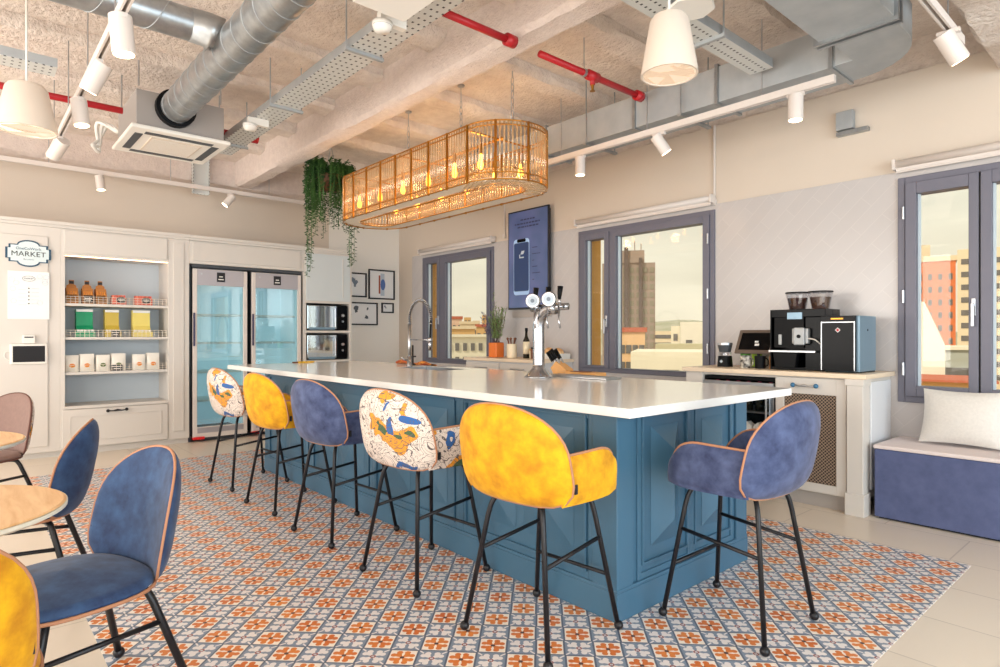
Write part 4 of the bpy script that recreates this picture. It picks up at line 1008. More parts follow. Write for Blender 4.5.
# television and plate
tv = thing('wall_television', 'portrait wall screen in dark bezel showing a phone picture', 'television', (-5.255, WY-.012, 2.13))
MB().box(-.31, .31, -.065, -.012, -.56, .56).box(-.2, .2, -.012, 0, -.3, .3).box(-.345, .345, -.085, -.06, -.595, .59).build('casing', M['tv_frame'], tv, bevel=.004)
MB().box(-.328, .328, -.0875, -.0855, -.575, .572).build('screen', M['tvscreen'], tv)
def rrect(w, h, r, n=5):
    pts = []
    for cx_, cz_, a0 in [(w-r, h-r, 0), (-w+r, h-r, PI/2), (-w+r, -h+r, PI), (w-r, -h+r, 1.5*PI)]:
        pts += [(cx_+r*math.cos(a0+PI/2*k/n), cz_+r*math.sin(a0+PI/2*k/n)) for k in range(n+1)]
    return pts
def flat(name, pts, y, dx, dz, m, t=.0012): return MB().prism([(p[0]+dx, p[1]+dz) for p in pts], y-t, y, 'y').build(name, m, tv)
flat('phone_outline', rrect(.135, .335, .04), -.0875, -.105, -.09, mat('phone_pale', C(150,176,208), .4, emit=C(150,176,208), estr=.35))
flat('phone_screen', rrect(.128, .29, .02), -.0888, -.105, -.09, mat('phone_navy', C(38,56,92), .3, emit=C(38,56,92), estr=.4))
flat('phone_notch', rrect(.075, .02, .015), -.0888, -.105, .225, M['gloss_black'])
pl_ = mat('screen_text', C(34,40,84), .4)
for k, (z, w_) in enumerate([(.47, .12), (.425, .22), (.385, .17)]):
    q = MB(); x = -w_; rq = random.Random(k)
    while x < w_: l_ = rq.uniform(.02, .05); q.box(x, x+l_, -.0888, -.0878, z-.008, z+.008); x += l_+.014
    q.build('screen_writing', pl_, tv)
MB().prism([(-.12, .06), (-.07, .06), (-.05, .10), (-.10, .10)], -.0905, -.0898, 'y').box(-.14, -.06, -.0905, -.0898, .015, .03).box(-.14, -.125, -.0905, -.0898, .03, .06).build('phone_symbol', M['pale_print'], tv)
for k in range(6): MB().box(.08, .08+.14*(.6+.4*math.sin(k*2.1)), -.0885, -.0878, .12-.075*k, .128-.075*k).build('screen_line', pl_, tv)
tag(MB().box(-5.59, -4.93, WY-.035, WY-.0125, 1.44, 1.53).build('wall_plate', M['greyplate']), 'flat grey plate on the wall right under the television', 'plate')

# ------------------------------------------------------------------ coffee station
cf = thing('coffee_cabinet', 'white base cabinet with lattice door and cream top carrying the coffee machine', 'cabinet', (-2.18, 4.85, 0))
fb = (-2.18, 4.85, 0)
K0, K1, KY = -2.84, -1.50, 4.57
R(MB().box(K0, K0+.15, KY, WY-.014, 0, .925).box(-2.10, K1, KY+.02, WY-.014, .1, .925).box(K0+.15, -2.10, WY-.06, WY-.014, .0, .925).box(K0+.15, -2.10, KY+.02, WY-.06, .905, .925), 'carcass', M['cabinet'], cf, fb, bevel=.002)
R(MB().box(-2.10, K1-.1, KY+.04, WY-.02, 0, .1), 'plinth', M['greyplate'], cf, fb)
R(MB().box(-2.86, -1.47, 4.54, WY-.014, .925, .958), 'worktop', M['cream_top'], cf, fb, bevel=.003)
R(MB().box(K1-.09, K1+.012, KY-.03, KY+.08, 0, .924).box(K1-.10, K1+.022, KY-.04, KY+.09, 0, .15).box(K1-.10, K1+.022, KY-.04, KY+.09, .88, .9245), 'corner_post', M['cabinet'], cf, fb, bevel=.004)
R(MB().box(K1, K1+.012, KY+.13, WY-.05, .16, .9), 'side_panel', mat('window_lit_white_lacquer', C(222,224,228), .4), cf, fb, bevel=.003)  # bluish window light put into the white of this side
dd = R(MB().box(-2.085, -2.025, KY-.005, KY+.019, .11, .915).box(-1.665, -1.60, KY-.005, KY+.019, .11, .915).box(-2.025, -1.665, KY-.005, KY+.019, .11, .17).box(-2.025, -1.665, KY-.005, KY+.019, .80, .915), 'lattice_door', M['cabinet'], cf, fb, bevel=.002)
R(MB().box(-2.025, -1.665, KY+.005, KY+.012, .17, .80), 'lattice_panel', M['lattice'], dd, fb)
R(MB().ball((-1.95, KY-.03, .862), .017).ball((-1.79, KY-.03, .862), .017).tube([(-1.95, KY-.005, .862), (-1.95, KY-.035, .862)], .007).tube([(-1.79, KY-.005, .862), (-1.79, KY-.035, .862)], .007), 'door_knob', mat('blue_ceramic_knob', C(50,110,150), .3), dd, fb, smooth=True)
R(MB().tube([(-1.95, KY-.035, .862), (-1.90, KY-.035, .858), (-1.87, KY-.035, .862), (-1.84, KY-.035, .858), (-1.79, KY-.035, .862)], [.005, .006, .011, .006, .005]), 'door_handle', M['steel'], dd, fb, smooth=True)
wf = thing('drinks_fridge', 'black framed undercounter drinks fridge with bottles behind glass', 'fridge', (-2.395, 4.85, 0))
wb_ = (-2.395, 4.85, 0)
R(MB().box(-2.685, -2.665, KY+.03, WY-.07, .03, .895).box(-2.125, -2.105, KY+.03, WY-.07, .03, .895).box(-2.665, -2.125, KY+.03, WY-.07, .875, .895).box(-2.665, -2.125, KY+.03, WY-.07, .03, .1).box(-2.665, -2.125, WY-.09, WY-.07, .1, .875), 'casing', M['black_plastic'], wf, wb_)
dd = R(MB().box(-2.685, -2.65, KY+.0, KY+.028, .09, .86).box(-2.14, -2.105, KY, KY+.028, .09, .86).box(-2.65, -2.14, KY, KY+.028, .82, .86).box(-2.65, -2.14, KY, KY+.028, .09, .13), 'door', M['steel'], wf, wb_, bevel=.002)
R(MB().box(-2.65, -2.14, KY+.012, KY+.016, .13, .82), 'door_glass', M['glass'], dd, wb_)
R(MB().tube([(-2.15, KY-.025, .25), (-2.15, KY-.025, .78)], .008).tube([(-2.15, KY-.025, .3), (-2.15, KY, .3)], .005).tube([(-2.15, KY-.025, .73), (-2.15, KY, .73)], .005), 'handle', M['steel'], dd, wb_)
for z in (.12, .38, .62): R(MB().box(-2.66, -2.13, KY+.05, WY-.1, z, z+.012), 'shelf', M['steel'], wf, wb_)
for k in range(2): R(MB().box(-2.66, -2.13, KY+.04, WY-.1, .10, .105), 'shelf_base', M['black_plastic'], wf, wb_) if k == 0 else None
lit = ['leftmost', 'second from left', 'third from left', 'fourth from left', 'fifth from left', 'rightmost']
for k in range(6):
    x = -2.62+k*.088
    r = thing('drink_carton', 'white drink carton on the middle shelf of the drinks fridge, '+lit[k], 'carton', (x, KY+.12, .394), 0, 'drink cartons in the drinks fridge')
    MB().box(-.035, .035, -.035, .035, 0, .12).prism([(-.035, .12), (.035, .12), (0, .15)], -.035, .035, 'y').build('carton', M['paper'], r); MB().box(-.0355, .0355, -.0362, -.035, .03, .08).build('band', [M['cooler_side'], M['leaf'], M['navy_print']][k % 3], r)
for k in range(6):
    x = -2.62+k*.088
    r = thing('drink_bottle', 'bottle with pink foil neck on the top shelf of the drinks fridge, '+lit[k], 'bottle', (x, KY+.12, .634), 0, 'bottles in the drinks fridge')
    MB().lathe([(.0001, 0), (.03, 0), (.032, .12), (.013, .17), (.0001, .171)], (0,0,0), 14).build('glass', M['glassgreen'], r, smooth=True); MB().lathe([(.0145, .165), (.014, .225), (.0001, .226)], (0,0,0), 12).build('foil', M['pinkbottle'], r)
# things on the coffee cabinet
TZ = .9585
cm = thing('coffee_machine', 'large black automatic coffee machine with twin bean hoppers', 'coffee machine', (-1.975, 4.86, TZ))
MB().box(-.235, -.225, -.12, .16, .0, .46).box(-.225, .172, .02, .16, .0, .46).box(-.225, .172, -.12, .02, .40, .46).box(.03, .172, -.12, .02, .0, .40).box(-.225, .03, -.12, .02, .0, .025).build('body', M['gloss_black'], cm, bevel=.004)
MB().box(-.20, .02, -.121, -.10, .17, .40).build('brew_panel', M['black_plastic'], cm)
MB().box(-.10, .01, -.126, -.121, .385, .435).build('display', M['cooler_side'], cm)
sp = MB().box(-.05, .07, -.165, -.12, .20, .315).box(-.03, .05, -.185, -.16, .19, .32).build('spout_block', M['galv_matt'], cm, bevel=.008)
MB().lathe([(.014, 0), (.014, .006)], (.01, .19, .255), 14, 'y').build('emblem', M['black_plastic'], sp).location = (0, -.38, 0)
MB().box(-.165, -.14, -.135, -.12, .19, .27).build('steam_lever', M['galv_matt'], cm, bevel=.005)
MB().box(-.215, .13, -.19, -.12, .135, .15).build('cup_tray', M['steel'], cm, bevel=.002)
MB().prism([(-.17, .02), (-.02, .02), (-.005, .13), (-.185, .13)], -.18, -.125, 'y').build('drip_drawer', M['black_plastic'], cm, bevel=.004)
MB().tube(smoothpath([(.07, -.16, .24), (.12, -.17, .23), (.15, -.15, .20), (.165, -.13, .19)]), .005).build('milk_hose', M['white_plastic'], cm, smooth=True)
for x in (-.085, .085):
    h = MB().lathe([(.0001, .462), (.06, .462), (.082, .575), (.086, .585), (.0001, .585)], (x, .02, 0), 24).build('bean_hopper', M['clear'], cm)
    MB().lathe([(.0001, .464), (.054, .464), (.071, .55), (.0001, .556)], (x, .02, 0), 20).build('beans', M['beans'], h)
    MB().lathe([(.0001, .586), (.087, .586), (.087, .596), (.0001, .597)], (x, .02, 0), 24).build('lid', M['black_plastic'], h)
mc = thing('milk_cooler', 'black fronted milk cooler with blue grey metal sides, right of the coffee machine', 'cooler', (-1.68, 4.82, TZ))
MB().box(-.10, .13, -.155, .17, .008, .40).build('casing', M['cooler_side'], mc, bevel=.004)
MB().box(-.115, .112, -.185, -.157, .012, .40).build('door', M['gloss_black'], mc, bevel=.003)
MB().box(-.112, -.106, -.187, -.185, .015, .36).box(.104, .110, -.187, -.185, .015, .36).box(-.106, .104, -.187, -.185, .352, .358).build('door_trim', M['steel'], mc)
MB().box(-.045, .035, -.188, -.185, .375, .385).build('control_strip', M['brass'], mc); MB().prism([(-.012, .30), (0, .288), (.012, .30), (0, .312)], -.188, -.185, 'y').build('emblem', M['red_paint'], mc)
MB().prism([(-.018, .30), (0, .282), (.018, .30), (0, .318)], -.1865, -.185, 'y').build('emblem_ground', M['paper'], mc)
MB().box(-.095, .125, -.15, .165, 0, .009).build('foot', M['black_plastic'], mc); MB().lathe([(.008, 0), (.008, .002)], (.13, .0, .30), 12, 'x').build('screw', M['black_plastic'], mc)
td = thing('payment_tablet', 'tilted dark tablet in a brown frame left of the coffee machine', 'tablet', (-2.365, 4.86, TZ))
Rt = Matrix.Rotation(-.5, 3, 'X')
def tilt(mb, name, m, bev=0):
    mb.v = [tuple(Rt@Vector(v)+Vector((0, 0, .22))) for v in mb.v]; return mb.build(name, m, td, bevel=bev)
tilt(MB().box(-.175, .14, -.0, .018, -.115, .10), 'frame', mat('bronze_frame', C(104,90,80), .4), .004)
tilt(MB().box(-.145, .11, -.003, .0, -.085, .07), 'screen', M['gloss_black']); tilt(MB().box(-.015, .02, -.005, -.003, -.05, -.03).box(-.02, .01, -.005, -.003, -.02, -.005), 'screen_icon', M['paper'])
MB().tube([(-.02, .05, .0), (-.02, .05, .20)], .012).lathe([(.0001, .0), (.06, .0), (.06, .006), (.0001, .007)], (-.02, .05, 0), 20).build('stand', M['black_metal'], td)
gr = thing('coffee_grinder', 'small dark two-part grinder at the left end of the coffee cabinet', 'grinder', (-2.645, 4.85, TZ))
MB().lathe([(.0001, 0), (.062, 0), (.062, .008), (.055, .09), (.0001, .092)], (0,0,0), 24).build('base', M['black_plastic'], gr, smooth=False)
MB().lathe([(.0001, .094), (.05, .094), (.052, .12), (.0001, .121)], (0,0,0), 24).build('collar', M['clear'], gr)
MB().lathe([(.0001, .122), (.046, .122), (.058, .18), (.0001, .181)], (0,0,0), 24).build('hopper', M['darkframe'], gr); MB().lathe([(.0001, .182), (.06, .182), (.06, .20), (.0001, .201)], (0,0,0), 24).build('lid', M['steel'], gr)
MB().prism([(-.014, .045), (0, .031), (.014, .045), (0, .059)], -.063, -.057, 'y').build('emblem', M['pale_print'], gr)
for x, m_, h, lb in [(-2.55, 'cup_green', .14, 'tall green tin next to the grinder'), (-2.45, 'cup_lime', .12, 'lime green tin under the tilted tablet')]:
    r = thing('tin', lb, 'tin', (x, 5.02, TZ)); MB().lathe([(.0001, 0), (.04, 0), (.042, h-.01), (.0001, h-.008)], (0,0,0), 20).build('tin', M[m_], r); MB().lathe([(.0001, h-.01), (.044, h-.01), (.044, h), (.0001, h+.001)], (0,0,0), 20).build('lid', M['black_plastic'] if h > .13 else M['sauce'], r)
for x, m_, lb in [(-2.42, 'mug', 'patterned black and white mug below the tablet'), (-2.298, 'black_plastic', 'plain black mug below the tablet')]:
    r = thing('mug', lb, 'mug', (x, 4.76, TZ)); MB().lathe([(.0001, 0), (.038, 0), (.043, .1), (.040, .1), (.036, .008), (.0001, .006)], (0,0,0), 22).build('cup', M[m_], r); MB().tube(smoothpath([(.04,0,.02), (.062,0,.03), (.062,0,.07), (.042,0,.085)]), .005, 6).build('handle', M[m_], r, smooth=True)
r = tag(MB().box(-2.234, -2.204, 4.78, 4.87, TZ, TZ+.1).build('cardboard_box', M['cardboard'], bevel=.002), 'small brown box squeezed between mug and coffee machine', 'box')

# bench and pillows
be = thing('window_bench', 'violet blue upholstered window bench with pale top', 'bench', (-.4, 4.86, 0))
bq = (-.4, 4.86, 0)
R(MB().box(-1.44, .62, 4.60, WY-.014, .012, .465), 'upholstered_front', M['bench'], be, bq, bevel=.008)
R(MB().box(-1.445, .625, 4.59, WY-.014, .466, .492), 'top', M['bench_top'], be, bq, bevel=.008)
R(MB().box(-1.42, .60, 4.63, WY-.03, 0, .012), 'base', M['black_plastic'], be, bq)
def pillow(x, y, z, w, h, t, m, label, rz, lean):
    n = 17; vs = []; fs = []
    for side in (1, -1):
        for i in range(n):
            for j in range(n):
                u = i/(n-1)*2-1; v = j/(n-1)*2-1
                px = w/2*u*(1-.07*(1-v*v)); pz = h/2*v*(1-.07*(1-u*u))
                th = t*max(0, (1-u*u))**.55*max(0, (1-v*v))**.55
                vs.append((px, side*(th+.0008)-.02*(v+1)*0, pz+h/2))
    for s_ in (0, 1):
        for i in range(n-1):
            for j in range(n-1):
                a = s_*n*n+i*n+j; fs.append((a, a+n, a+n+1, a+1))
    o = MB().add(vs, fs).build('cushion', m, None, smooth=True); o.location = (x, y, z); o.rotation_euler = (lean, 0, rz); return tag(o, label, 'cushion', 'cushions on the window bench')
pillow(-1.03, 4.88, .503, .46, .37, .075, M['pillow'], 'cream speckled cushion leaning against the right window', -.02, -.3)
pillow(-.55, 4.90, .503, .44, .36, .07, M['pillow2'], 'pale blue cushion at the right edge behind the cream one', .05, -.28)

# roller blinds and conduits
for a, b, lb in [(-7.59, -5.93, 'white roller blind tube above the left window'), (-4.53, -2.89, 'white roller blind tube above the middle window'), (-1.47, .35, 'white roller blind tube above the right window')]:
    r = thing('roller_blind', lb, 'blind', ((a+b)/2, WY-.07, 2.455), 0, 'roller blinds above the windows'); w = (b-a)/2
    MB().tube([(-w+.02, 0, 0), (w-.02, 0, 0)], .028, 16).build('tube', M['white_metal'], r, smooth=True)
    MB().box(-w+.02, w-.02, .005, .012, -.055, 0).tube([(-w+.02, .008, -.055), (w-.02, .008, -.055)], .008).build('hem_bar', M['white_metal'], r)
    for s_ in (-1, 1):
        bx_ = sorted((s_*w, s_*(w-.02)))
        MB().box(bx_[0], bx_[1], -.03, .058, -.04, .035).build('bracket', M['white_metal'], r, bevel=.004)
for x, z0, z1, lb in [(-2.905, 2.43, 3.12, 'thin vertical white conduit above the corner of the middle window'), (-5.76, 2.47, 3.12, 'thin vertical white conduit left of the television')]:
    tag(MB().tube([(x, WY-.012, z0), (x, WY-.012, z1)], .011, 8).box(x-.02, x+.02, WY-.03, WY, z0-.03, z0+.02).build('cable_conduit', M['white_metal']), lb, 'conduit', 'conduits on the window wall')

# ------------------------------------------------------------------ chandelier
CHX0, CHX1, CHY, CHR, CHZ0, CHZ1 = -5.90, -3.28, 3.22, .35, 2.37, 2.80
ch = thing('glass_rod_chandelier', 'long oval brass chandelier of amber glass rods hung on chains', 'chandelier', ((CHX0+CHX1)/2, CHY, CHZ1))
L2 = (CHX1-CHX0)/2-CHR; per = 4*L2+2*PI*CHR
def stad(s, R_):
    """point on the stadium outline at parameter s in 0..1"""
    per_ = 4*L2+2*PI*R_; d = s % 1*per_
    if d < 2*L2: return Vector((-L2+d, -R_, 0))
    d -= 2*L2
    if d < PI*R_: a = -PI/2+d/R_; return Vector((L2+R_*math.cos(a), R_*math.sin(a), 0))
    d -= PI*R_
    if d < 2*L2: return Vector((L2-d, R_, 0))
    d -= 2*L2; a = PI/2+d/R_; return Vector((-L2+R_*math.cos(a), R_*math.sin(a), 0))
hz = CHZ1-CHZ0
def ring(R_, z, r): return MB().tube([stad(k/120, R_)+Vector((0,0,z)) for k in range(120)], r, 6, closed=True)
for R_, z in [(CHR, 0), (CHR, -.012-.02), (CHR, -hz+.05), (CHR, -hz), (CHR-.17, -hz), (CHR-.17, -hz+.13)]:
    ring(R_, z, .006).build('brass_hoop', M['brass'], ch, smooth=True)
first = MB().tube([(0,0,0), (0,0,-hz+.02)], .0075, 7).build('glass_rod', M['rod'], ch, smooth=True); first.location = stad(0, CHR)+Vector((0,0,-.005))
NR = 190; stuff = MB()
order = sorted(range(NR), key=lambda k: stad(k/NR, CHR).y-.35*stad(k/NR, CHR).x)
near = set(order[:98])
for k in range(1, NR):
    p = stad(k/NR, CHR)
    if k % 8 == 4: continue
    if k in near:
        c = first.copy(); COL.objects.link(c); c.parent = ch; c.location = p+Vector((0,0,-.005))
    else: stuff.tube([p+Vector((0,0,-.005)), p+Vector((0,0,-hz+.02))], .0075, 6)
for k in range(150):
    p = stad(k/150, CHR-.17); stuff.tube([p+Vector((0,0,-hz)), p+Vector((0,0,-hz+.13))], .007, 5)
    if k % 2 == 0:
        o_ = stad(k/150, CHR); d = p-o_
        (stuff.tube([Vector((o_.x, o_.y, -hz-.006)), Vector((p.x, p.y, -hz-.006))], .007, 5) if o_.x > L2 else None)
tag(stuff.build('glass_rods', M['rod'], ch, smooth=True), kind='stuff')
for k in range(4, NR, 8):
    p = stad(k/NR, CHR); MB().box(p.x-.007, p.x+.007, p.y-.007, p.y+.007, -hz-.01, .006).build('brass_bar', M['brass'], ch)
MB().tube([(-L2, 0, -.02), (L2, 0, -.02)], .012).tube([(-L2*.95, -CHR, -.02), (-L2*.95, CHR, -.02)], .008).tube([(0, -CHR, -.02), (0, CHR, -.02)], .008).tube([(L2*.95, -CHR, -.02), (L2*.95, CHR, -.02)], .008).build('inner_frame', M['brass'], ch)
q = MB(); n = 120
vs = [stad(k/n, CHR-.012)+Vector((0,0,-hz+.006)) for k in range(n)]+[stad(k/n, CHR-.155)+Vector((0,0,-hz+.006)) for k in range(n)]
q.add(vs, [(k, (k+1) % n, n+(k+1) % n, n+k) for k in range(n)]); o = q.build('underside_plate', mat('frosted_pale_plate', C(240,226,208), .4), ch)
sm = o.modifiers.new('thick', 'SOLIDIFY'); sm.thickness = .006
for k, x in enumerate([-.95, -.55, -.15, .25, .62, .95]):
    for y in (-.22, .2):
        b = MB().lathe([(.0001, -.31), (.018, -.30), (.024, -.27), (.012, -.22), (.010, -.18), (.0001, -.18)], (x, y, 0), 14).build('bulb', M['bulb'], ch, smooth=True)
        MB().lathe([(.014, -.19), (.014, -.11), (.004, -.10), (.004, -.02)], (x, y, 0), 12).build('bulb_socket', M['brass'], b)
for X in (-4.99, -4.17, -3.52):
    x = X-(CHX0+CHX1)/2; q = MB(); z = .0; k = 0
    while z < TOP-.18-CHZ1:
        pts = []
        for j in range(12):
            t = 2*PI*j/12; a, b = .013*math.cos(t), .032*math.sin(t)
            pts.append((x+(a if k % 2 else 0), 0 if k % 2 else a, z+.03+b))
        q.tube(pts, .0035, 5, closed=True); z += .052; k += 1
    q.build('chain', M['steel'], ch, smooth=True)
    MB().tube([(x, 0, z), (x, 0, TOP-CHZ1-.01)], .004).lathe([(.03, TOP-CHZ1-.012), (.03, TOP-CHZ1)], (x,0,0), 12).build('ceiling_hook', M['steel'], ch)

# hanging plant
hp = thing('hanging_plant', 'long trailing green plant in a hanging planter by the chandelier', 'hanging plant', (-6.17, 3.0, 2.78))
MB().lathe([(.0001, -.16), (.12, -.15), (.16, -.02), (.16, .0), (.145, .0), (.11, -.13), (.0001, -.14)], (0,0,.15), 22).build('pot', M['walnut'], hp, smooth=True)
MB().tube([(-.15,0,.15), (0,0,.48)], .003, 5).tube([(.15,0,.15), (0,0,.48)], .003, 5).tube([(0,0,.48), (0,0,TOP-2.78)], .005, 6).build('hanger', M['steel'], hp)
rnd = random.Random(11); fo = MB(); vine = MB(); vinelen = []
for k in range(150):
    a = rnd.uniform(0, 2*PI); r0 = rnd.uniform(.05, .16); out = rnd.uniform(.02, .11)
    ln = rnd.choice([.25, .35, .45, .5, .6]) * rnd.uniform(.6, 1.1)
    if k < 9: ln = [1.12, 1.05, .95, .95, .9, .98, .8, .85, 1.0][k]; a = [4.6, 4.9, 4.4, .9, .75, .6, 4.2, .5, 5.0][k]
    P0 = Vector((r0*math.cos(a), r0*math.sin(a), .16)); P1 = P0+Vector((out*math.cos(a), out*math.sin(a), .05+rnd.uniform(0, .10)))
    P2 = P1+Vector((.05*math.cos(a), .05*math.sin(a), -.12)); P3 = P2+Vector((rnd.uniform(-.03, .03), rnd.uniform(-.03, .03), -ln))
    path = smoothpath([P0, P1, P2, P2.lerp(P3, .5)+Vector((rnd.uniform(-.02, .02), 0, 0)), P3], 6); vine.tube(path, .0022, 3)
    nl = int(26+ln*48) if k >= 9 else int(ln*130)
    for j in range(nl):
        f = j/nl*(len(path)-1.01); i = int(f); p = path[i].lerp(path[i+1], f-i); an = rnd.uniform(0, 2*PI)
        leaf(fo, p, (math.cos(an), math.sin(an), rnd.uniform(-.7, .3)), (0,0,1), rnd.uniform(.028, .045), rnd.uniform(.009, .014))
fo.build('foliage', M['leaf_dark'], hp); vine.build('stem', M['leaf'], hp)

# ------------------------------------------------------------------ ceiling services
def round_duct(path, r, label, seam=.18, elbow=False):
    t = thing('spiral_duct', label, 'duct', path[0]); o = Vector(path[0])
    P = [Vector(p)-o for p in path]; MB().tube(P, r, 28).build('pipe', M['galv'], t, smooth=True, auto=True)
    d = (P[1]-P[0]); L = d.length; d.normalize(); a = d.cross(Vector((0,0,1))).normalized(); b = a.cross(d); n = int(L/seam*24)
    MB().tube([d*(L*k/n)+(a*math.cos(k*PI/12)+b*math.sin(k*PI/12))*(r+.0012) for k in range(n+1)], .0028, 4).build('seam', M['galv_matt'], t, smooth=True); return t
round_duct([(-5.25, 1.24, 2.95), (-2.2, 1.24, 2.95)], .112, 'round spiral metal duct running from the air conditioner to the right', .17)
rdk = round_duct([(-3.86, -1.5, 3.02), (-3.86, 1.13, 3.02)], .09, 'round spiral metal duct crossing at the upper left corner into the main duct', .26)
MB().tube([(0, 2.50, 0), (0, 2.60, 0), (0, 2.64, -.02)], [.093, .098, .118], 28).build('branch_collar', M['galv'], rdk, smooth=True)
ac = thing('ceiling_air_conditioner', 'white square cassette air conditioner hanging from the ceiling', 'air conditioner', (-5.53, 1.29, 2.75))
MB().box(-.38, .38, -.35, .35, 0, .03).build('fascia', M['white_plastic'], ac, bevel=.01)
MB().box(-.34, .34, -.31, .31, .03, .30).build('body', mat('dull_unit_sheet', C(158,152,148), .6), ac, bevel=.004)
MB().box(-.20, .20, -.18, .18, -.008, .0).build('grille', mat('beige_grille', C(214,200,184), .6), ac)
q = MB()
for k in range(15): q.box(-.19+.026*k, -.182+.026*k, -.17, .17, -.0095, -.008)
q.build('grille_slat', M['white_plastic'], ac)
for a, b, c, d in [(-.31, -.25, -.24, .24), (.25, .31, -.24, .24), (-.24, .24, -.30, -.245), (-.24, .24, .245, .30)]: MB().box(a, b, c, d, -.003, .001).build('air_slot', M['darkframe'], ac)
MB().tube([(.34, -.05, .20), (.40, -.05, .20)], .14, 24).build('duct_port', M['black_plastic'], ac)
for sx in (-1, 1):
    for sy_ in (-1, 1): MB().tube([(sx*.32, sy_*.29, .33), (sx*.32, sy_*.29, TOP-2.75)], .006).build('hanger_rod', M['steel'], ac)
q = MB()
for k in range(3): q.tube(smoothpath([(-.36-.02*k, -.30, .15), (-.46, -.36-.04*k, .22), (-.50, -.42, .10-.05*k), (-.42, -.48, .02)]), .014)
q.build('refrigerant_hose', M['white_plastic'], ac, smooth=True)

def tray(x0, x1, y0, y1, z, label, rods, m='perf'):
    t = thing('cable_tray', label, 'cable tray', ((x0+x1)/2, (y0+y1)/2, z), 0, None); a, b = (x1-x0)/2, (y1-y0)/2
    MB().box(-a, a, -b, b, 0, .003).build('base', M[m], t)
    if a > b: MB().box(-a, a, -b, -b+.003, .003, .06).box(-a, a, b-.003, b, .003, .06).build('side', M['galv_matt'], t)
    else: MB().box(-a, -a+.003, -b, b, .003, .06).box(a-.003, a, -b, b, .003, .06).build('side', M['galv_matt'], t)
    for p in rods:
        q = MB()
        if a > b: q.box(p-.012, p+.012, -b-.03, b+.03, -.02, -.0005).tube([(p, -b-.02, -.02), (p, -b-.02, TOP-z)], .005).tube([(p, b+.02, -.02), (p, b+.02, TOP-z)], .005)
        else: q.box(-a-.03, a+.03, p-.012, p+.012, -.02, -.0005).tube([(-a-.02, p, -.02), (-a-.02, p, TOP-z)], .005).tube([(a+.02, p, -.02), (a+.02, p, TOP-z)], .005)
        q.build('hanger', M['galv_matt'], t)
    return t
tray(-6.15, -2.0, 1.76, 1.96, 2.95, 'perforated cable tray along the left side of the big plastered beam', [-1.7, -.5, .7, 1.7])
tray(-5.0, -4.82, -1.4, .47, 2.93, 'cable tray at the far left edge above the cream pendant', [-.2, .5])
tray(-1.95, -1.80, 1.2, 3.9, 2.93, 'cable tray beside the large pendant, running toward the window wall', [-.6, .7])
sd = thing('smoke_detector', 'white round smoke detector under the cable tray, near the top edge', 'smoke detector', (-2.89, 1.70, 2.90), 0)
MB().lathe([(.0001, -.055), (.04, -.052), (.052, -.03), (.055, -.02), (.055, -.004), (.0001, -.004)], (0,0,0), 24).build('body', M['white_plastic'], sd, smooth=True); MB().lathe([(.0535, -.026), (.0535, -.019)], (0,0,0), 24).build('slot_ring', M['black_plastic'], sd)
MB().box(-.02, .02, -.02, .14, -.004, .05).build('bracket', M['white_plastic'], sd)
dup(sd, (-4.97, 1.73, 2.90), 0, 'white round smoke detector further down the cable tray, small')
for p, lb in [((-3.75, -3.2, 0), ''), ]: pass
wbx = tag(MB().box(-2.75, -2.2, 1.45, 1.75, 2.86, 2.945).build('junction_box', M['white_plastic'], bevel=.004), 'white flat box hanging at the top edge beside the cable tray', 'box')
# sprinkler pipes
def pipe(pts, label, r=.022, heads=()):
    t = thing('sprinkler_pipe', label, 'pipe', pts[0]); o = Vector(pts[0]); P = [Vector(p)-o for p in pts]
    MB().tube(P, r, 12).build('pipe', M['red_paint'], t, smooth=True)
    for h in heads:
        h = Vector(h)-o; MB().tube([h+Vector((0, -.05, 0)), h+Vector((0, .05, 0))], r*1.6, 12).tube([h, h+Vector((0,0,-.06))], .018).build('fitting', M['red_paint'], t, smooth=True); MB().tube([h+Vector((0,0,-.06)), h+Vector((0,0,-.10))], [.012, .008]).lathe([(.0001, -.105), (.02, -.105), (.02, -.102), (.0001, -.102)], h, 12).build('sprinkler_head', M['brass'], t)
        MB().tube([h+Vector((0,-.09,.02)), h+Vector((0,-.09,TOP-pts[0][2]))], .004).tube([h+Vector((0,-.1,0)), h+Vector((0,-.08,0))], r*1.25, 12).build('hanger', M['steel'], t)
    MB().tube([P[-1]-Vector((0,.04,0)), P[-1]+Vector((0,.03,0))], r*1.7, 12).build('end_cap', M['red_paint'], t, smooth=True)
pipe([(-2.80, 2.80, 3.03), (-2.80, 3.86, 3.03)], 'red sprinkler pipe on the right of the plastered beam with one hanging head', .022, [(-2.80, 3.32, 3.03)])
pipe([(-2.78, 2.02, 3.02), (-2.78, 2.53, 3.02)], 'red sprinkler pipe piece left of the plastered beam, near the top edge', .022)
pipe([(-5.70, -1.2, 3.02), (-5.70, 2.02, 3.02)], 'red sprinkler pipe crossing behind the air conditioner and the track lights', .026)
tag(MB().box(-7.87, -7.845, 2.06, 2.24, 2.90, TOP+.01).box(-7.845, -7.80, 2.06, 2.065, 2.90, TOP).box(-7.845, -7.80, 2.235, 2.24, 2.90, TOP).build('cable_riser', M['perf']), 'short vertical perforated cable riser below the air conditioner by the wall', 'cable tray')
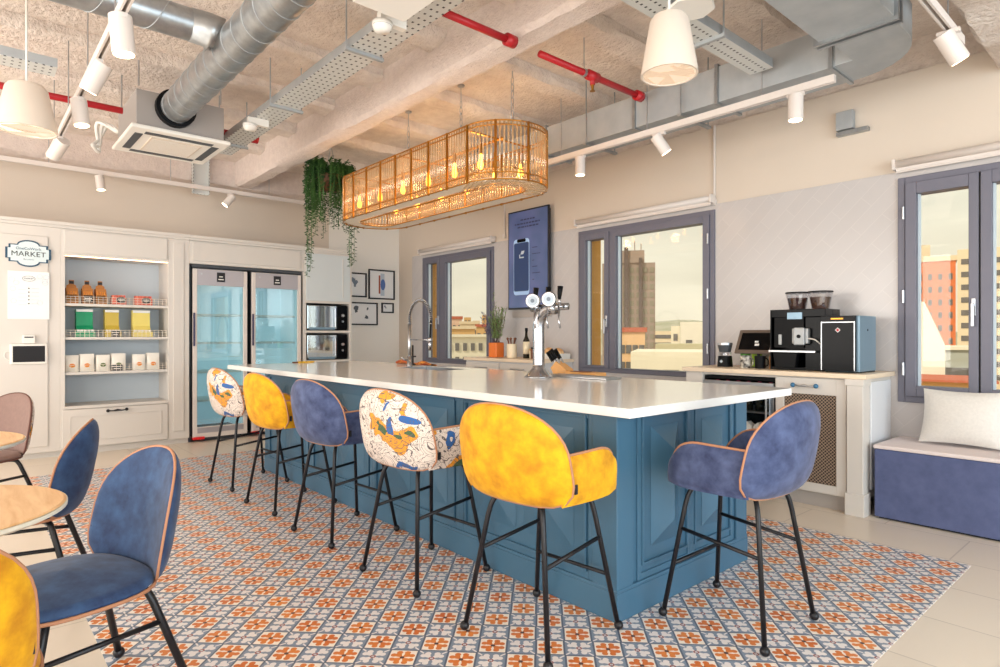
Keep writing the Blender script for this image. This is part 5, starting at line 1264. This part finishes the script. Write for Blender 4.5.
# rectangular duct
rdt = thing('rectangular_duct', 'grey rectangular sheet metal duct along the window wall with an elbow', 'duct', (-3, 4.15, 2.85)); rb = (-3, 4.15, 2.85)
R(MB().box(-5.6, -1.46, 3.98, 4.30, 2.85, 3.10), 'long_run', M['galv_matt'], rdt, rb, bevel=.003)
el = []; n = 8
for j in range(n+1):
    a = PI/2*j/n; el.append((-1.46+.42*math.sin(a), 3.86+.44*math.cos(a)))
poly = [(-1.46, 3.98), (-1.46, 4.30)]+el[1:]+[(-1.04, 3.62), (-1.36, 3.62), (-1.36, 3.98)]
R(MB().prism(poly, 2.852, 3.05, 'z'), 'elbow', M['galv_matt'], rdt, rb, bevel=.002)
R(MB().box(-1.40, -1.03, .6, 3.62, 2.85, 3.05), 'cross_run', M['galv_matt'], rdt, rb, bevel=.003)
for x in (-4.9, -3.9, -2.93, -2.23, -1.48): R(MB().box(x-.012, x+.012, 3.965, 4.315, 2.835, 3.115), 'flange', M['galv'], rdt, rb)
for a, b in ((3.58, 3.60), (3.63, 3.65), (1.9, 1.92)): R(MB().box(-1.425, -1.01, a, b, 2.83, 3.058), 'flange', M['galv'], rdt, rb)
for x in (-4.4, -3.4, -2.5): R(MB().tube([(x, 3.95, 2.816), (x, 3.95, TOP)], .005).tube([(x, 4.33, 2.816), (x, 4.33, TOP)], .005).box(x-.015, x+.015, 3.93, 4.35, 2.815, 2.833), 'hanger', M['galv'], rdt, rb)

# track lights
def spot_lamp(label, x, y, z, aim, energy, sc=1.0, drop=.065):
    """track spotlight: stem, hinge and cylinder head aimed along a direction"""
    t = thing('track_spotlight', label, 'spotlight', (x, y, z), 0, 'white track spotlights')
    d = Vector(aim).normalized(); h = Vector((0, 0, -drop)); r = .042*sc; L = .15*sc
    MB().tube([(0,0,-.003), (0,0,-drop)], .009).box(-.05, .05, -.016, .016, -.02, -.001).build('stem', M['white_metal'], t)
    MB().tube([h-d*L*.35, h+d*L*.65], r, 24).build('head', M['white_metal'], t, smooth=False, auto=True)
    MB().tube([h+d*(L*.65+.0005), h+d*(L*.65+.003)], r*.86, 24).build('lamp_face', M['led'], t)
    ld = bpy.data.lights.new('spot', 'SPOT'); ld.energy = energy; ld.color = (1, .83, .66); ld.spot_size = math.radians(85); ld.spot_blend = .7; ld.shadow_soft_size = .035
    lo = bpy.data.objects.new('spot_light', ld); COL.objects.link(lo); lo.location = Vector((x, y, z))+h+d*(L*.65+.012); lo.rotation_euler = d.to_track_quat('-Z', 'Y').to_euler()
    return t
def track(p0, p1, label):
    p0 = Vector(p0); p1 = Vector(p1); c = (p0+p1)/2; t = thing('lighting_track', label, 'lighting track', c, 0); d = p1-p0
    a, b = abs(d.x)/2, abs(d.y)/2
    if a > b: q = MB().box(-a, a, -.018, -.008, 0, .035).box(-a, a, .008, .018, 0, .035).box(-a, a, -.018, .018, .035, .045)
    else: q = MB().box(-.018, -.008, -b, b, 0, .035).box(.008, .018, -b, b, 0, .035).box(-.018, .018, -b, b, .035, .045)
    q.build('rail', M['white_metal'], t)
    n = 5
    for k in range(n):
        f = -1+2*(k+.5)/n; a_ = 0 if b > a else a*f; b_ = 0 if a >= b else b*f
        MB().tube([(a_, b_, .045), (a_, b_, TOP-c.z)], .004).build('suspension_rod', M['steel'], t)
track((-6.5, .57, 2.72), (-2.2, .57, 2.72), 'white lighting track at the upper left with four spotlights')
track((-7.72, -1.0, 2.93), (-7.72, 4.6, 2.93), 'white lighting track along the cupboard wall')
track((-5.9, 3.93, 2.735), (-1.44, 3.93, 2.735), 'long white lighting track along the window wall under the grey duct')
track((-.86, 1.5, 2.80), (-.86, 4.10, 2.80), 'white lighting track at the upper right pointing to the window')
EN = 12
spot_lamp('big white track spotlight hanging at the top left, nearest the viewer', -3.34, .57, 2.72, (.03, .08, -1), EN, 1.18)
spot_lamp('white track spotlight just below the round duct, second on the left track', -3.98, .57, 2.72, (-.35, -.35, -.8), EN, 1.12)
spot_lamp('white track spotlight above the small cream pendant, third on the left track', -4.68, .57, 2.72, (.1, .1, -1), EN, 1.1)
spot_lamp('white track spotlight tilted left at the far end of the left track', -5.7, .57, 2.72, (-.75, -.35, -.65), EN, 1.15)
spot_lamp('small white spotlight over the market cupboards, left one', -7.72, 1.12, 2.93, (.1, .1, -1), EN*.5, 1.0)
spot_lamp('small white spotlight over the market cupboards, right one above the fridges', -7.72, 2.45, 2.93, (-.1, -.6, -.8), EN*.5, 1.0)
spot_lamp('white spotlight under the window wall track, left one near the chandelier', -3.45, 3.93, 2.735, (0, .0, -1), EN*.45, 1.0)
spot_lamp('white tilted spotlight under the window wall track above the middle window', -2.67, 3.93, 2.735, (.35, .45, -.8), EN*.45, 1.0)
spot_lamp('white spotlight at the right end of the window wall track', -1.67, 3.93, 2.735, (0, -.02, -1), EN*.45, 1.05)
spot_lamp('white tilted spotlight at the upper right above the right window', -.86, 3.85, 2.80, (.35, .45, -.8), EN*.45, 1.1)

def pendant(label, x, y, zb, r, h):
    t = thing('pendant_lamp', label, 'pendant lamp', (x, y, zb), 0, 'cream cone pendant lamps')
    MB().lathe([(.0001, h), (r*.58, h), (r*.68, h-.02), (r*.97, .03), (r, 0), (r-.01, .0), (r-.012, .004)], (0,0,0), 40).build('shade', M['lampshade'], t, smooth=False, auto=True)
    MB().lathe([(.0001, .004), (r-.012, .004)], (0,0,0), 40).build('diffuser', M['diffuser'], t)
    MB().tube([(0,0,h), (0,0,TOP-zb)], .006).lathe([(.03, TOP-zb-.02), (.03, TOP-zb-.001)], (0,0,0), 16).build('cord', M['white_plastic'], t)
pendant('large cream cone pendant lamp hanging right of the plastered beam', -1.63, 2.48, 2.43, .13, .27)
pendant('cream cone pendant lamp at the far left under the ceiling', -4.62, .30, 2.44, .155, .27)
pendant('cream cone pendant lamp half hidden behind the chandelier', -6.15, 3.95, 2.95, .15, .32)
tag(MB().lathe([(.0001, 0), (.12, 0), (.125, .012), (.1, .02), (.0001, .02)], (-1.75, 2.86, 2.915), 8).tube([(-1.75, 2.86, 2.935), (-1.75, 2.86, 2.99)], .02).build('ceiling_speaker', M['white_plastic']), 'flat white octagonal fitting next to the large cone pendant', 'speaker')
bxw = thing('wall_box', 'small grey electric box on the upper wall behind the end spotlight', 'electric box', (-1.80, WY-.003, 2.86))
MB().box(-.06, .06, -.06, 0, -.06, .08).build('housing', M['galv_matt'], bxw, bevel=.004); MB().box(-.06, .16, -.05, -.0, -.10, -.07).build('rail', M['galv'], bxw)
for x in (-6.6, -5.0, -3.4, -2.35, -1.9): pass

# ------------------------------------------------------------------ light
w = bpy.data.worlds.new('World'); SC.world = w; w.use_nodes = True
n = w.node_tree.nodes; l = w.node_tree.links; bg = n['Background']
tc = n.new('ShaderNodeTexCoord'); sp = n.new('ShaderNodeSeparateXYZ'); l.new(tc.outputs['Generated'], sp.inputs[0])
rp = n.new('ShaderNodeValToRGB'); l.new(sp.outputs[2], rp.inputs[0])
rp.color_ramp.elements[0].position = 0; rp.color_ramp.elements[0].color = C(238,228,200)
rp.color_ramp.elements[1].position = .35; rp.color_ramp.elements[1].color = C(232,233,218)
ns = n.new('ShaderNodeTexNoise'); ns.inputs['Scale'].default_value = 3; ns.inputs['Detail'].default_value = 4
mp = n.new('ShaderNodeMapping'); mp.inputs['Scale'].default_value = (1, 1, 6); l.new(tc.outputs['Generated'], mp.inputs[0]); l.new(mp.outputs[0], ns.inputs['Vector'])
mr = n.new('ShaderNodeMapRange'); mr.inputs[1].default_value = .35; mr.inputs[2].default_value = .7; mr.inputs[3].default_value = .9; mr.inputs[4].default_value = 1.05; l.new(ns.outputs[0], mr.inputs[0])
mu = n.new('ShaderNodeMix'); mu.data_type = 'RGBA'; mu.blend_type = 'MULTIPLY'; mu.inputs[0].default_value = 1; l.new(rp.outputs[0], mu.inputs[6]); l.new(mr.outputs[0], mu.inputs[7])
l.new(mu.outputs[2], bg.inputs[0]); bg.inputs[1].default_value = 1.15
def area(name, loc, rot, sx, sy, e, col):
    d = bpy.data.lights.new(name, 'AREA'); d.shape = 'RECTANGLE'; d.size = sx; d.size_y = sy; d.energy = e; d.color = col
    o = bpy.data.objects.new(name, d); COL.objects.link(o); o.location = loc; o.rotation_euler = rot; return o
area('fill_right_opening', (RX+.35, .9, 1.6), (0, PI/2+.3, 0), 2.6, 6.4, 330, (.76, .90, 1))  # added cool fill light at an unseen opening, tilted up to the ceiling
area('fill_front_opening_near', (.1, FY-.35, 1.6), (PI/2+.4, 0, 0), 5.0, 2.6, 190, (1, .95, .90))  # added fill light behind the viewer, tilted up to brighten the ceiling
area('fill_front_opening_far', (-5.1, FY-.35, 1.6), (PI/2+.4, 0, 0), 4.2, 2.6, 225, (1, .95, .90))  # second added fill behind the viewer, for the far left of the room
pd = bpy.data.lights.new('chandelier_glow', 'POINT')
for k, x in enumerate((-5.4, -4.6, -3.8)):
    d = bpy.data.lights.new('chandelier_glow', 'POINT'); d.energy = 6; d.color = (1, .68, .34); d.shadow_soft_size = .06
    o = bpy.data.objects.new('chandelier_glow', d); COL.objects.link(o); o.location = (x, CHY, 2.52)
sun = bpy.data.lights.new('sun', 'SUN'); sun.energy = 2.6; sun.color = (1, .93, .78); sun.angle = .05
so = bpy.data.objects.new('sun', sun); COL.objects.link(so); so.rotation_euler = Vector((.25, 1, -.85)).to_track_quat('-Z', 'Y').to_euler()

SC.view_settings.view_transform = 'Standard'; SC.view_settings.look = 'None'; SC.view_settings.gamma = 1; SC.view_settings.use_curve_mapping = False
SC.view_settings.exposure = 0
